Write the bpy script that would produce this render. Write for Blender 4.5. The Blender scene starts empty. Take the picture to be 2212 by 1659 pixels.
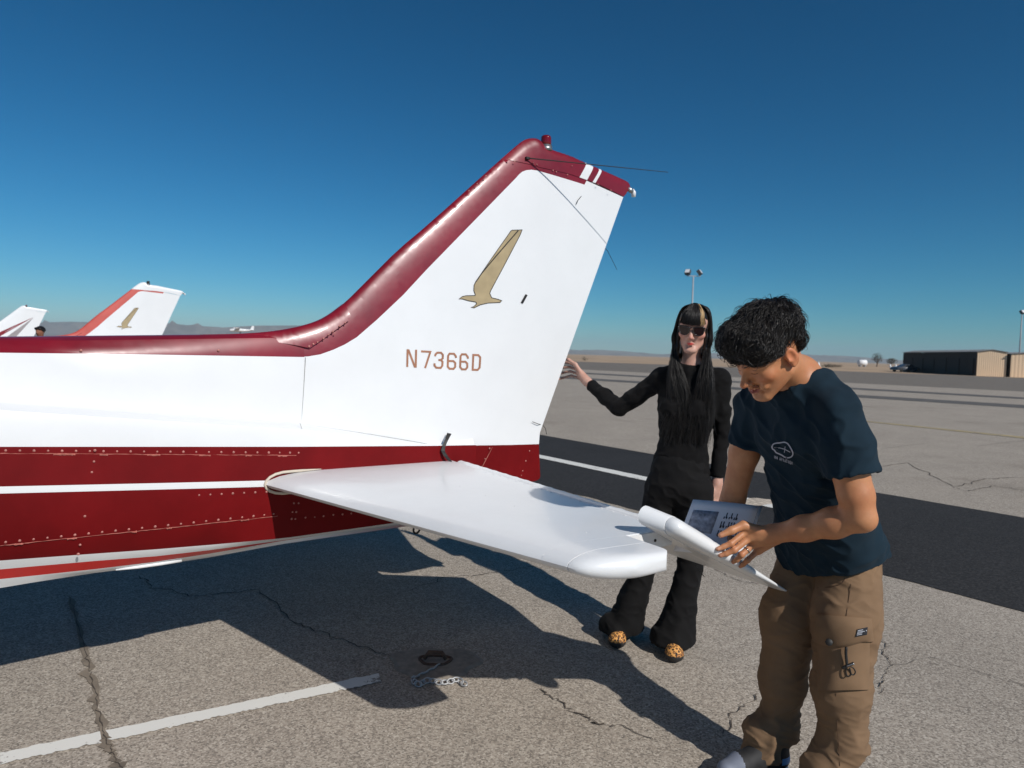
import bpy, bmesh, math, random
import numpy as np
from mathutils import Vector, Matrix, kdtree
from mathutils.geometry import delaunay_2d_cdt

random.seed(7); rng = np.random.default_rng(11)
scene = bpy.context.scene
COL = scene.collection
R = math.radians

# ------------------------------------------------------------------ camera
EYE = np.array([0.0, 0.0, 1.45])
LENS_PX, PW, PH = 1475.0, 2212.0, 1659.0
PITCH, ROLL = R(-2.67), R(1.70)
FWD = np.array([0, math.cos(PITCH), math.sin(PITCH)])
RGT0 = np.array([1.0, 0, 0]); UP0 = np.cross(RGT0, FWD)
RGT = RGT0 * math.cos(ROLL) + UP0 * math.sin(ROLL)
UPV = -RGT0 * math.sin(ROLL) + UP0 * math.cos(ROLL)
cam = bpy.data.cameras.new('camera'); camo = bpy.data.objects.new('camera', cam)
COL.objects.link(camo); scene.camera = camo
cam.sensor_width = 36; cam.lens = 36 * LENS_PX / PW
cam.clip_start = 0.05; cam.clip_end = 60000
m = Matrix.Identity(4)
for i in range(3):
    m[i][0], m[i][1], m[i][2], m[i][3] = RGT[i], UPV[i], -FWD[i], EYE[i]
camo.matrix_world = m
cam.dof.use_dof = True; cam.dof.focus_distance = 2.4; cam.dof.aperture_fstop = 5.0

# ------------------------------------------------------------------ sky, sun, exposure
SUN_EL, SUN_AZ = 37.5, -51.5          # azimuth measured from +X towards +Y
world = bpy.data.worlds.new('World'); scene.world = world; world.use_nodes = True
nt = world.node_tree; nt.nodes.clear()
sky = nt.nodes.new('ShaderNodeTexSky'); sky.sky_type = 'NISHITA'; sky.sun_disc = False
sky.sun_elevation = R(SUN_EL); sky.sun_rotation = R(90 - SUN_AZ)
sky.altitude = 700; sky.air_density = 1.0; sky.dust_density = 0.1; sky.ozone_density = 6.0
# the deep, clean desert blue: each channel of the sky's radiance follows its own contrast curve
sep = nt.nodes.new('ShaderNodeSeparateColor'); com = nt.nodes.new('ShaderNodeCombineColor'); SKY_K = 0.07
nt.links.new(sky.outputs[0], sep.inputs[0])
for i, (g_, a_) in enumerate(((2.1, 1.45), (1.30, 1.14), (1.28, 1.17))):
    m1 = nt.nodes.new('ShaderNodeMath'); m1.operation = 'MULTIPLY'; m1.inputs[1].default_value = SKY_K
    m2 = nt.nodes.new('ShaderNodeMath'); m2.operation = 'POWER'; m2.inputs[1].default_value = g_
    m3 = nt.nodes.new('ShaderNodeMath'); m3.operation = 'MULTIPLY'; m3.inputs[1].default_value = a_ / SKY_K
    nt.links.new(sep.outputs[i], m1.inputs[0]); nt.links.new(m1.outputs[0], m2.inputs[0]); nt.links.new(m2.outputs[0], m3.inputs[0]); nt.links.new(m3.outputs[0], com.inputs[i])
bg = nt.nodes.new('ShaderNodeBackground'); bg.inputs[1].default_value = SKY_K
out = nt.nodes.new('ShaderNodeOutputWorld')
nt.links.new(com.outputs[0], bg.inputs[0]); nt.links.new(bg.outputs[0], out.inputs[0])
sun = bpy.data.lights.new('sun', 'SUN'); sun.energy = 4.0; sun.angle = R(0.55); sun.color = (1.0, 0.965, 0.92)
suno = bpy.data.objects.new('sun', sun); COL.objects.link(suno)
SUNV = Vector((math.cos(R(SUN_EL)) * math.cos(R(SUN_AZ)), math.cos(R(SUN_EL)) * math.sin(R(SUN_AZ)), math.sin(R(SUN_EL))))
suno.rotation_euler = (-SUNV).to_track_quat('-Z', 'Y').to_euler()
vs = scene.view_settings
vs.view_transform = 'Standard'; vs.look = 'None'; vs.exposure = 0.0; vs.gamma = 1.0; vs.use_curve_mapping = False

# ------------------------------------------------------------------ measuring helpers
def ray(px, py): return FWD + RGT * ((px - PW / 2) / LENS_PX) + UPV * ((PH / 2 - py) / LENS_PX)
def at(px, py, Y):
    d = ray(px, py); return EYE + d * (Y / d[1])
def ground_at(px, py, z=0.0):
    d = ray(px, py); return EYE + d * ((z - EYE[2]) / d[2])

# ------------------------------------------------------------------ object helpers
def tag(o, label=None, cat=None, group=None, kind=None):
    if label: o['label'] = label
    if cat: o['category'] = cat
    if group: o['group'] = group
    if kind: o['kind'] = kind
    return o
def empty(name, loc=(0, 0, 0), rz=0.0):
    o = bpy.data.objects.new(name, None); COL.objects.link(o)
    o.location = loc; o.rotation_euler = (0, 0, rz); o.empty_display_size = 0.1
    return o
def link(name, me, parent=None, mats=None, smooth=True):
    o = bpy.data.objects.new(name, me); COL.objects.link(o)
    if mats:
        for mm in (mats if isinstance(mats, (list, tuple)) else [mats]): me.materials.append(mm)
    if smooth and len(me.polygons): me.polygons.foreach_set('use_smooth', [True] * len(me.polygons))
    if parent is not None: o.parent = parent
    return o
def pymesh(name, V, F, parent=None, mats=None, smooth=True, mi=None):
    me = bpy.data.meshes.new(name)
    me.from_pydata([tuple(float(c) for c in v) for v in V], [], [tuple(int(i) for i in f) for f in F])
    o = link(name, me, parent, mats, smooth)
    if mi is not None: me.polygons.foreach_set('material_index', [int(i) for i in mi])
    me.update(); return o
def npmesh(name, V, F, parent=None, mats=None, smooth=True):
    """fast mesh from numpy arrays, F is (n,4) or (n,3)"""
    me = bpy.data.meshes.new(name); n = F.shape[1]
    me.vertices.add(len(V)); me.vertices.foreach_set('co', np.asarray(V, np.float32).ravel())
    me.loops.add(F.size); me.loops.foreach_set('vertex_index', np.asarray(F, np.int32).ravel())
    me.polygons.add(len(F)); me.polygons.foreach_set('loop_start', np.arange(0, F.size, n, dtype=np.int32))
    me.polygons.foreach_set('loop_total', np.full(len(F), n, np.int32))
    me.update(calc_edges=True); me.validate()
    return link(name, me, parent, mats, smooth)
class MB:
    """collects boxes, tubes, lathes and sheets into one mesh"""
    def __init__(s): s.V = []; s.F = []; s.M = []
    def add(s, V, F, mi=0):
        b = len(s.V); s.V += [tuple(v) for v in V]; s.F += [tuple(i + b for i in f) for f in F]; s.M += [mi] * len(F); return s
    def box(s, c, d, rot=None, mi=0):
        c = Vector(c); V = []
        for x in (-.5, .5):
            for y in (-.5, .5):
                for z in (-.5, .5):
                    v = Vector((x * d[0], y * d[1], z * d[2]))
                    V.append(c + (rot @ v if rot else v))
        return s.add(V, [(0, 1, 3, 2), (4, 6, 7, 5), (0, 4, 5, 1), (2, 3, 7, 6), (0, 2, 6, 4), (1, 5, 7, 3)], mi)
    def tube(s, pts, r, n=8, caps=True, mi=0, closed=False):
        pts = [Vector(p) for p in pts]; k = len(pts)
        rs = r if isinstance(r, (list, tuple)) else [r] * k
        V = []; F = []; prev = None
        for i, p in enumerate(pts):
            a = pts[(i - 1) % k] if (closed or i > 0) else p; b = pts[(i + 1) % k] if (closed or i < k - 1) else p
            t = (b - a).normalized()
            u = (prev if prev is not None else (Vector((0, 0, 1)) if abs(t.z) < .9 else Vector((1, 0, 0))))
            u = (u - t * u.dot(t)); u = u.normalized() if u.length > 1e-6 else t.orthogonal().normalized()
            prev = u; w = t.cross(u)
            for j in range(n):
                an = 2 * math.pi * j / n; V.append(p + (u * math.cos(an) + w * math.sin(an)) * rs[i])
        for i in range(k if closed else k - 1):
            for j in range(n):
                a = i * n + j; b = i * n + (j + 1) % n; c2 = ((i + 1) % k) * n
                F.append((a, b, c2 + (j + 1) % n, c2 + j))
        if caps and not closed: F.append(tuple(range(n))[::-1]); F.append(tuple((k - 1) * n + j for j in range(n)))
        return s.add(V, F, mi)
    def build(s, name, mats, parent=None, smooth=False):
        return pymesh(name, s.V, s.F, parent, mats, smooth, s.M)

# ------------------------------------------------------------------ materials
def mat(name, col, rough=0.5, metal=0.0, spec=0.5, coat=0.0, sss=0.0, emit=None):
    m = bpy.data.materials.new(name); m.use_nodes = True
    b = m.node_tree.nodes['Principled BSDF']
    b.inputs['Base Color'].default_value = (*col, 1); b.inputs['Roughness'].default_value = rough
    b.inputs['Metallic'].default_value = metal; b.inputs['Specular IOR Level'].default_value = spec
    b.inputs['Coat Weight'].default_value = coat
    if sss:
        b.inputs['Subsurface Weight'].default_value = sss; b.inputs['Subsurface Radius'].default_value = (1, .35, .2); b.inputs['Subsurface Scale'].default_value = 0.006
    return m
def N(m, t, **kw):
    n = m.node_tree.nodes.new(t)
    for k, v in kw.items():
        if hasattr(n, k): setattr(n, k, v)
    return n
def L(m, a, b): m.node_tree.links.new(a, b)
def bsdf(m): return m.node_tree.nodes['Principled BSDF']
def ramp(m, stops):
    n = N(m, 'ShaderNodeValToRGB'); e = n.color_ramp.elements
    while len(e) < len(stops): e.new(0.5)
    for i, (p, c) in enumerate(stops): e[i].position = p; e[i].color = (*c, 1) if len(c) == 3 else c
    return n
def noise(m, scale, detail=4, rough=.55, vec=None, stretch=None):
    tc = N(m, 'ShaderNodeTexCoord'); n = N(m, 'ShaderNodeTexNoise')
    n.inputs['Scale'].default_value = scale; n.inputs['Detail'].default_value = detail; n.inputs['Roughness'].default_value = rough
    src = tc.outputs['Object']
    if stretch:
        mp = N(m, 'ShaderNodeMapping'); mp.inputs['Scale'].default_value = stretch; L(m, src, mp.inputs[0]); src = mp.outputs[0]
    L(m, src, n.inputs['Vector']); return n
def bump(m, height, strength=.3, dist=.01):
    b = N(m, 'ShaderNodeBump'); b.inputs['Strength'].default_value = strength; b.inputs['Distance'].default_value = dist
    L(m, height, b.inputs['Height']); L(m, b.outputs[0], bsdf(m).inputs['Normal']); return b
def vary(m, col, amt=.12, scale=6, detail=5, rough=None, rough_amt=.08, bumps=None, stretch=None):
    """real-world colour and gloss variation of one material"""
    n = noise(m, scale, detail, stretch=stretch)
    a = tuple(max(0, c * (1 - amt)) for c in col); b = tuple(c * (1 + amt) for c in col)
    r = ramp(m, [(.3, a), (.7, b)]); L(m, n.outputs['Fac'], r.inputs[0]); L(m, r.outputs[0], bsdf(m).inputs['Base Color'])
    if rough is not None:
        mr = N(m, 'ShaderNodeMapRange'); mr.inputs['To Min'].default_value = rough - rough_amt; mr.inputs['To Max'].default_value = rough + rough_amt
        L(m, n.outputs['Fac'], mr.inputs['Value']); L(m, mr.outputs[0], bsdf(m).inputs['Roughness'])
    if bumps:
        n2 = noise(m, bumps[0], 3); bump(m, n2.outputs['Fac'], bumps[1], bumps[2])
    return m
def vmat(name, col, rough=.5, amt=.12, scale=6, bumps=None, stretch=None, **kw):
    return vary(mat(name, col, rough, **kw), col, amt, scale, rough=rough, bumps=bumps, stretch=stretch)

def asphalt(name, lo, mid, hi, scale=95.0, bstr=.5, big=.16):
    m = mat(name, mid, .88, spec=.25); tc = N(m, 'ShaderNodeTexCoord')
    v = N(m, 'ShaderNodeTexVoronoi'); v.inputs['Scale'].default_value = scale; L(m, tc.outputs['Object'], v.inputs['Vector'])
    sep = N(m, 'ShaderNodeSeparateColor'); L(m, v.outputs['Color'], sep.inputs[0])
    r = ramp(m, [(0, lo), (.22, tuple(.55 * a + .45 * b for a, b in zip(lo, mid))), (.5, mid), (.85, tuple(.6 * a + .4 * b for a, b in zip(mid, hi))), (1, hi)])
    L(m, sep.outputs[0], r.inputs[0])
    n = noise(m, 1.1, 6, .6); mr = N(m, 'ShaderNodeMapRange'); mr.inputs['To Min'].default_value = 1 - big; mr.inputs['To Max'].default_value = 1 + big
    L(m, n.outputs['Fac'], mr.inputs['Value'])
    n3 = noise(m, 14, 5, .7); mr3 = N(m, 'ShaderNodeMapRange'); mr3.inputs['To Min'].default_value = .82; mr3.inputs['To Max'].default_value = 1.18
    L(m, n3.outputs['Fac'], mr3.inputs['Value'])
    mu = N(m, 'ShaderNodeMath', operation='MULTIPLY'); L(m, mr.outputs[0], mu.inputs[0]); L(m, mr3.outputs[0], mu.inputs[1])
    st_ = noise(m, .55, 7, .62); sr_ = ramp(m, [(.56, (1, 1, 1)), (.66, (.80, .79, .78))]); L(m, st_.outputs['Fac'], sr_.inputs[0]); sv_ = N(m, 'ShaderNodeVectorMath', operation='MULTIPLY'); L(m, r.outputs[0], sv_.inputs[0]); L(m, sr_.outputs[0], sv_.inputs[1])
    mx = N(m, 'ShaderNodeVectorMath', operation='SCALE'); L(m, sv_.outputs[0], mx.inputs[0]); L(m, mu.outputs[0], mx.inputs['Scale'])
    L(m, mx.outputs[0], bsdf(m).inputs['Base Color'])
    bump(m, v.outputs['Distance'], bstr, .004).invert = True
    return m
# ================================================================== GROUND
M_asph = asphalt('aged_asphalt', (.19, .163, .134), (.365, .312, .254), (.54, .48, .40), 150, .22, .22)
M_asph2 = asphalt('older_brown_asphalt', (.10, .085, .07), (.19, .165, .135), (.30, .26, .22))
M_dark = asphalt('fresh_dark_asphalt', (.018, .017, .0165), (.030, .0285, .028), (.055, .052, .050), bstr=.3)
M_seal = vmat('black_crack_sealer', (.12, .105, .088), .7, .3, 3)
M_soil = vmat('dry_grass_soil', (.40, .28, .175), .95, .3, .06)
M_crack = vmat('dirt_in_crack', (.085, .066, .050), .95, .3, 12)
M_stain = vmat('dirt_band', (.20, .162, .122), .95, .3, 9)
M_hill = vmat('hill_scrub', (.22, .19, .15), 1.0, .3, .004)

def sheet(name, pts, z, m, parent=None, kind='structure', sub=None):
    V = [(p[0], p[1], z) for p in pts]
    o = pymesh(name, V, [tuple(range(len(V)))], parent, m, False)
    if kind and parent is None: o['kind'] = kind
    return o
G = lambda x, y: ground_at(x, y)[:2]
S = 9000
sheet('ground', [(-S, -S), (S, -S), (S, S), (-S, S)], -0.004, M_soil)
def line_pts(p, q, ext0=0.0, ext1=0.0):
    p, q = np.array(p), np.array(q); d = (q - p) / np.linalg.norm(q - p); return p - d * ext0, q + d * ext1
# apron: far edge follows the runway side of the field
ea, eb = line_pts(G(1233, 797), G(2212, 846), 60, 150)
apron = sheet('apron', [(-400, -300), (400, -300), tuple(eb), tuple(ea), (-400, 140)], 0.0, M_asph)
eb2, ea2 = line_pts(G(1880, 804), G(1233, 780.5), 250, 60)
sheet('old_taxiway', [tuple(ea), tuple(eb), tuple(eb2), tuple(ea2)], 0.0, M_asph2)
def strip(name, p0, p1, q0, q1, z, m, e0=0, e1=0):
    a, b = line_pts(p0, p1, e0, e1); c, d = line_pts(q0, q1, e0, e1)
    return sheet(name, [tuple(a), tuple(b), tuple(d), tuple(c)], z, m)
strip('asphalt_seam', G(1265, 805), G(2212, 858.5), G(1265, 808), G(2212, 862.5), .006, M_seal, 30, 40)
strip('asphalt_seam', G(1206, 813), G(2212, 875), G(1206, 817), G(2212, 882), .006, M_seal, 40, 30)
# wide fresh strip with ragged edges
def ragged(name, top, bot, z, m, amp=.012, e=3.0, seg=140, seed=1):
    rr = np.random.default_rng(seed)
    a, b = line_pts(top[0], top[1], e, e); c, d = line_pts(bot[0], bot[1], e, e)
    t = np.linspace(0, 1, seg)[:, None]
    A = a + (b - a) * t; B = c + (d - c) * t
    na = np.array([-(b - a)[1], (b - a)[0]]); na /= np.linalg.norm(na)
    A += na * (np.convolve(rr.normal(0, 1, seg), np.ones(3) / 3, 'same')[:, None] * amp); B += na * (rr.normal(0, 1, seg)[:, None] * amp)
    V = [(p[0], p[1], z) for p in A] + [(p[0], p[1], z) for p in B]
    F = [(i, i + 1, seg + i + 1, seg + i) for i in range(seg - 1)]
    o = pymesh(name, V, F, None, m, False); o['kind'] = 'structure'; return o
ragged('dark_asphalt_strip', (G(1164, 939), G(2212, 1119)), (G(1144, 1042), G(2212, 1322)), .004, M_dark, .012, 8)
# painted lines with worn edges: paint material shows asphalt through chips
def paint(name, col, wear=.42):
    m = mat(name, col, .7, spec=.3)
    n = noise(m, 60, 5, .7); n2 = noise(m, 5, 3)
    ad = N(m, 'ShaderNodeMath', operation='ADD'); L(m, n.outputs['Fac'], ad.inputs[0]); L(m, n2.outputs['Fac'], ad.inputs[1])
    r = ramp(m, [(wear * 2 - .06, (.24, .21, .18)), (wear * 2, col)]); 
    hv = N(m, 'ShaderNodeMath', operation='MULTIPLY'); hv.inputs[1].default_value = 1.0
    r.color_ramp.elements[0].position = wear - .03; r.color_ramp.elements[1].position = wear + .02
    hv.inputs[1].default_value = .5; L(m, ad.outputs[0], hv.inputs[0]); L(m, hv.outputs[0], r.inputs[0])
    L(m, r.outputs[0], bsdf(m).inputs['Base Color']); return m
M_white_line = paint('white_line_paint', (.74, .72, .66), .40)
M_yellow_line = paint('yellow_line_paint', (.42, .33, .17), .46)
ragged('white_line', (G(0, 1628), G(818, 1456)), (G(0, 1653), G(822, 1474)), .004, M_white_line, .004, 0.0, 120, 3)
wl = [G(1164, 983), G(1395, 1031)], [G(1164, 990), G(1395, 1040)]
ragged('white_line', (wl[0][0], G(1640, 1082)), (wl[1][0], G(1640, 1092.5)), .008, M_white_line, .004, 0.4, 80, 4)
ragged('yellow_line', (G(1930, 915.5), G(2212, 944)), (G(1930, 917.5), G(2212, 947.5)), .0065, M_yellow_line, .01, 6, 60, 5)

# cracks: jagged ribbons of dirt and dark joint
def crack(pix, width, m, seed, jit=.02, z=.0045, name='crack', sub=9):
    rr = np.random.default_rng(seed); P = [np.array(G(*p)) for p in pix]; Q = []
    for a, b in zip(P[:-1], P[1:]):
        for k in range(sub): Q.append(a + (b - a) * k / sub)
    Q.append(P[-1]); Q = np.array(Q); Q[1:-1] += rr.normal(0, jit, (len(Q) - 2, 2))
    T = np.gradient(Q, axis=0); T /= np.linalg.norm(T, axis=1)[:, None] + 1e-9; NN = np.stack([-T[:, 1], T[:, 0]], 1)
    w = width * .62 * (0.35 + rr.random(len(Q)) * 1.1); w[0] = w[-1] = width * .1
    V = [(*(q + n * ww / 2), z) for q, n, ww in zip(Q, NN, w)] + [(*(q - n * ww / 2), z) for q, n, ww in zip(Q, NN, w)]
    k = len(Q); F = [(i, i + 1, k + i + 1, k + i) for i in range(k - 1)]
    return pymesh(name, V, F, apron, m, False)
crack([(150, 1290), (187, 1419), (205, 1500), (224, 1588), (240, 1625), (262, 1665)], .05, M_stain, 1, .008, .0042, 'dirt_band')
crack([(150, 1290), (187, 1419), (205, 1500), (224, 1588), (240, 1625), (262, 1665)], .005, M_crack, 2, .004, .0085, 'crack', 14)
for k, (px, w) in enumerate([
    ([(560, 1275), (640, 1345), (740, 1385), (850, 1420)], .011),
    ([(1160, 1490), (1215, 1520), (1268, 1552), (1300, 1568)], .013), ([(1300, 1568), (1345, 1572), (1420, 1600)], .006),
    ([(300, 1245), (330, 1270), (420, 1290), (560, 1275)], .012),
    ([(880, 1278), (960, 1248), (1060, 1240), (1150, 1225), (1230, 1225)], .010), ([(1330, 1240), (1300, 1190), (1220, 1170)], .008),
    ([(1640, 1500), (1590, 1540), (1560, 1590)], .007), ([(1530, 1220), (1600, 1258), (1660, 1262)], .008),
    ([(1900, 1500), (1905, 1470), (1925, 1440), (1905, 1400), (1890, 1330)], .007), ([(1925, 1440), (2010, 1420), (2110, 1450), (2230, 1490)], .005),
    ([(1890, 1010), (1960, 1000), (2060, 1052), (2130, 1035), (2230, 1030)], .02), ([(2060, 1052), (2090, 1062), (2150, 1050), (2230, 1062)], .016),
    ([(1900, 970), (2000, 958), (2100, 965), (2230, 950)], .012), ([(1180, 860), (1270, 858), (1330, 866)], .02), ([(1190, 905), (1290, 900), (1380, 915)], .015)]):
    crack(px, w, M_crack, 10 + k, .006 + w * .5, .0045)
# pale broken patch between the strip and the lit ground behind the man's arm
pp = [G(1590 + 70 * math.cos(a) + 6 * math.sin(5 * a), 1087 + 9 * math.sin(a) + 2 * math.cos(7 * a)) for a in np.linspace(0, 2 * math.pi, 30)[:-1]]
pp = [G(1640 + (34 + 6 * math.sin(5 * a)) * math.cos(a), 1086 + (8 + 1.5 * math.cos(3 * a)) * math.sin(a)) for a in np.linspace(0, 2 * math.pi, 30)[:-1]]
sheet('broken_patch', pp, .009, vmat('pale_rubble', (.5, .42, .33), .95, .45, 22), apron, None)

# ------------------------------------------------------------------ hills
def ridge(name, dist, prof, seed, m):
    rr = np.random.default_rng(seed); xs = np.array([p[0] for p in prof]); hs = np.array([p[1] for p in prof])
    X = np.linspace(xs[0], xs[-1], 420); H = np.interp(X, xs, hs)
    for f, a in ((9, .8), (23, .6), (60, .45), (150, .25)):
        H = H + a * 1.6 * np.interp(np.linspace(0, f, 420), np.arange(f + 2), rr.normal(0, 1, f + 2))
    H = np.maximum(H, 2.0); V = []; F = []; rows = 8
    for j in range(rows):
        t = j / (rows - 1)
        for i, x in enumerate(X):
            dx = (x - PW / 2) / LENS_PX; d = dist * (0.80 + .2 * t)
            hh = H[i] / LENS_PX * dist * (t ** 1.3)
            hh *= 1 + (.18 * rr.normal() if 0 < j < rows - 1 else 0)
            V.append((dx * d, d, hh - (3 if j == 0 else 0)))
    n = len(X)
    for j in range(rows - 1):
        for i in range(n - 1): F.append((j * n + i, j * n + i + 1, (j + 1) * n + i + 1, (j + 1) * n + i))
    for i, x in enumerate(X): V.append(((x - PW / 2) / LENS_PX * dist * 1.25, dist * 1.25, -3))
    for i in range(n - 1): F.append(((rows - 1) * n + i, (rows - 1) * n + i + 1, rows * n + i + 1, rows * n + i))
    o = pymesh(name, V, F, None, m, True); o['kind'] = 'structure'; return o
ridge('hills', 5200, [(-1200, 30), (0, 30), (330, 44), (480, 36), (560, 42), (640, 46), (740, 44), (900, 30), (1100, 16), (1233, 11), (1300, 12), (1420, 6), (1560, 12), (1700, 15), (1800, 15), (1870, 12), (1950, 9), (2212, 7), (3400, 9)], 3, M_hill)
# ================================================================== AIRCRAFT
TH = R(33.5); AFT = np.array([math.cos(TH), math.sin(TH), 0]); PORT = np.array([math.sin(TH), -math.cos(TH), 0])
AO = np.array([0.046, 3.753, 0.0])
def loc(p):
    v = np.asarray(p) - AO; return np.array([v @ AFT, -(v @ PORT), v[2]])
def glob(l): return AO + AFT * l[0] - PORT * l[1] + np.array([0, 0, l[2]])
def onw(px, py, w):
    """point of the sight line at distance w to port of the aircraft's centre plane, in aircraft axes"""
    d = ray(px, py); o = AO + PORT * w; return loc(EYE + d * (((o - EYE) @ PORT) / (d @ PORT)))
def onfun(px, py, f, it=8):
    w = .1
    for _ in range(it):
        p = onw(px, py, w); w = .5 * w + .5 * f(p[0], p[2])
    return onw(px, py, w)
def seglist_dist(P, s, z):
    P = np.asarray(P); s = np.asarray(s, float); z = np.asarray(z, float); best = np.full(s.shape, 1e9)
    for a, b in zip(P[:-1], P[1:]):
        ab = b - a; t = np.clip(((s - a[0]) * ab[0] + (z - a[1]) * ab[1]) / (ab @ ab + 1e-12), 0, 1)
        best = np.minimum(best, np.hypot(s - a[0] - t * ab[0], z - a[1] - t * ab[1]))
    return best
def inside(poly, x, y):
    c = False; n = len(poly); j = n - 1
    for i in range(n):
        xi, yi = poly[i]; xj, yj = poly[j]
        if (yi > y) != (yj > y) and x < (xj - xi) * (y - yi) / (yj - yi + 1e-15) + xi: c = not c
        j = i
    return c
def densify(P, step):
    out = []
    for a, b in zip(P[:-1], P[1:]):
        a = np.array(a, float); b = np.array(b, float); k = max(1, int(np.linalg.norm(b - a) / step))
        for i in range(k): out.append(a + (b - a) * i / k)
    out.append(np.array(P[-1], float)); return out
def smooth_poly(P, it=2):
    P = [np.array(p, float) for p in P]
    for _ in range(it):
        Q = [P[0]]
        for a, b in zip(P[:-1], P[1:]): Q += [a * .75 + b * .25, a * .25 + b * .75]
        Q.append(P[-1]); P = Q
    return P

def paint_mat(name, col, rough=.28, coat=.35, amt=.05):
    m = mat(name, col, rough, coat=coat); m.node_tree.nodes['Principled BSDF'].inputs['Coat Roughness'].default_value = .12
    n = noise(m, 3.0, 6, .65); a = tuple(c * (1 - amt) for c in col); b = tuple(min(1, c * (1 + amt)) for c in col)
    r = ramp(m, [(.35, a), (.65, b)]); L(m, n.outputs['Fac'], r.inputs[0]); L(m, r.outputs[0], bsdf(m).inputs['Base Color'])
    n2 = noise(m, 30, 4); mr = N(m, 'ShaderNodeMapRange'); mr.inputs['To Min'].default_value = rough - .08; mr.inputs['To Max'].default_value = rough + .12
    L(m, n2.outputs['Fac'], mr.inputs['Value']); L(m, mr.outputs[0], bsdf(m).inputs['Roughness'])
    n3 = noise(m, 1.6, 3); bump(m, n3.outputs['Fac'], .2, .02)
    return m
M_white = paint_mat('white_aircraft_paint', (.765, .77, .77), .32, .25, .02)
M_maroon = paint_mat('maroon_aircraft_paint', (.205, .007, .016), .34, .35, .18); M_maroon2 = paint_mat('faded_maroon_paint', (.142, .0042, .0055), .5, .0, .15); bsdf(M_maroon2).inputs['Specular IOR Level'].default_value = .12
M_red = paint_mat('red_stripe_paint', (.56, .008, .006), .35, .3, .08)
M_gold = vmat('gold_emblem_vinyl', (.40, .31, .175), .45, .12, 14)
M_black = vmat('black_rubber', (.012, .011, .010), .6, .3, 30)
M_letter = vmat('copper_lettering', (.36, .165, .095), .5, .16, 20)
M_rivet = vmat('worn_rivet_heads', (.40, .15, .125), .4, .3, 90)
M_scuff = vmat('chipped_paint_edge', (.42, .13, .10), .6, .35, 40)
M_seam = vmat('panel_gap', (.30, .30, .29), .8, .2, 30)
M_gasket = vmat('cream_rubber_gasket', (.60, .52, .42), .6, .1, 20)
M_metal = vmat('dull_steel', (.45, .45, .44), .35, .15, 40, metal=.9)
M_glassred = mat('red_beacon_glass', (.16, .003, .003), .08, coat=.8)
M_clear = mat('clear_lens', (.85, .85, .85), .08, coat=.8)
M_under = vmat('underside_white', (.74, .73, .71), .5, .06, 8)

plane = empty('airplane', tuple(AO), TH)
tag(plane, 'white and maroon light airplane in front, gold bird and N7366D on its tail', 'airplane')
def airmesh(name, V, F, mats, mi=None, smooth=True, parent=None): return pymesh(name, V, F, parent or plane, mats, smooth, mi)

# ---- fuselage --------------------------------------------------------------
WS = lambda s: .035 + .105 * np.maximum(0, -s - .05) - .02 * np.maximum(0, -s - 3.4)
WC = lambda s: np.where(s < -1.2, .054 + .075 * (-s - 1.2), .05 - .01 * np.clip((s + 1.2) / .8, 0, 1))
def zline(pix, f, off=0.0):
    Q = sorted([tuple(onfun(x, y, lambda s, z: float(f(s)) + off)[[0, 2]]) for x, y in pix]); S_ = np.array([q[0] for q in Q]); Z_ = np.array([q[1] for q in Q])
    k0 = (Z_[1] - Z_[0]) / (S_[1] - S_[0]); k1 = (Z_[-1] - Z_[-2]) / (S_[-1] - S_[-2])
    return lambda s: float(np.interp(s, S_, Z_) + (k0 * (s - S_[0]) if s < S_[0] else 0) + (k1 * (s - S_[-1]) if s > S_[-1] else 0))
zT = zline([(0, 727), (300, 724), (600, 721)], lambda s: .01)
zM1 = zline([(0, 762), (300, 765.5), (640, 771)], WC)
zC = zline([(0, 860), (330, 888), (648, 914)], WC)
zC2 = zline([(652, 914.5), (800, 938), (940, 962)], WC)
zR1 = zline([(0, 965), (320, 965), (640, 965), (940, 963), (1150, 960)], WS)
zW1 = zline([(0, 1051), (300, 1044.5), (580, 1038)], WS, .012)
zW2 = zline([(0, 1066), (300, 1058.5), (590, 1051)], WS, .012)
zLR = zline([(0, 1173), (396, 1132), (591, 1111)], WS, -.002)
zB1 = zline([(0, 1211), (163, 1199), (400, 1182), (612, 1162), (880, 1124)], WS, -.03)
zB2 = zline([(0, 1230), (163, 1215), (390, 1197.5), (612, 1165.5), (880, 1126.5)], WS, -.06)
zB3 = zline([(0, 1251), (192, 1231), (390, 1207), (612, 1168), (880, 1128)], WS, -.085)
zB4 = zline([(0, 1272), (154, 1246), (390, 1213), (612, 1170), (880, 1129)], WS, -.10)
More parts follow.
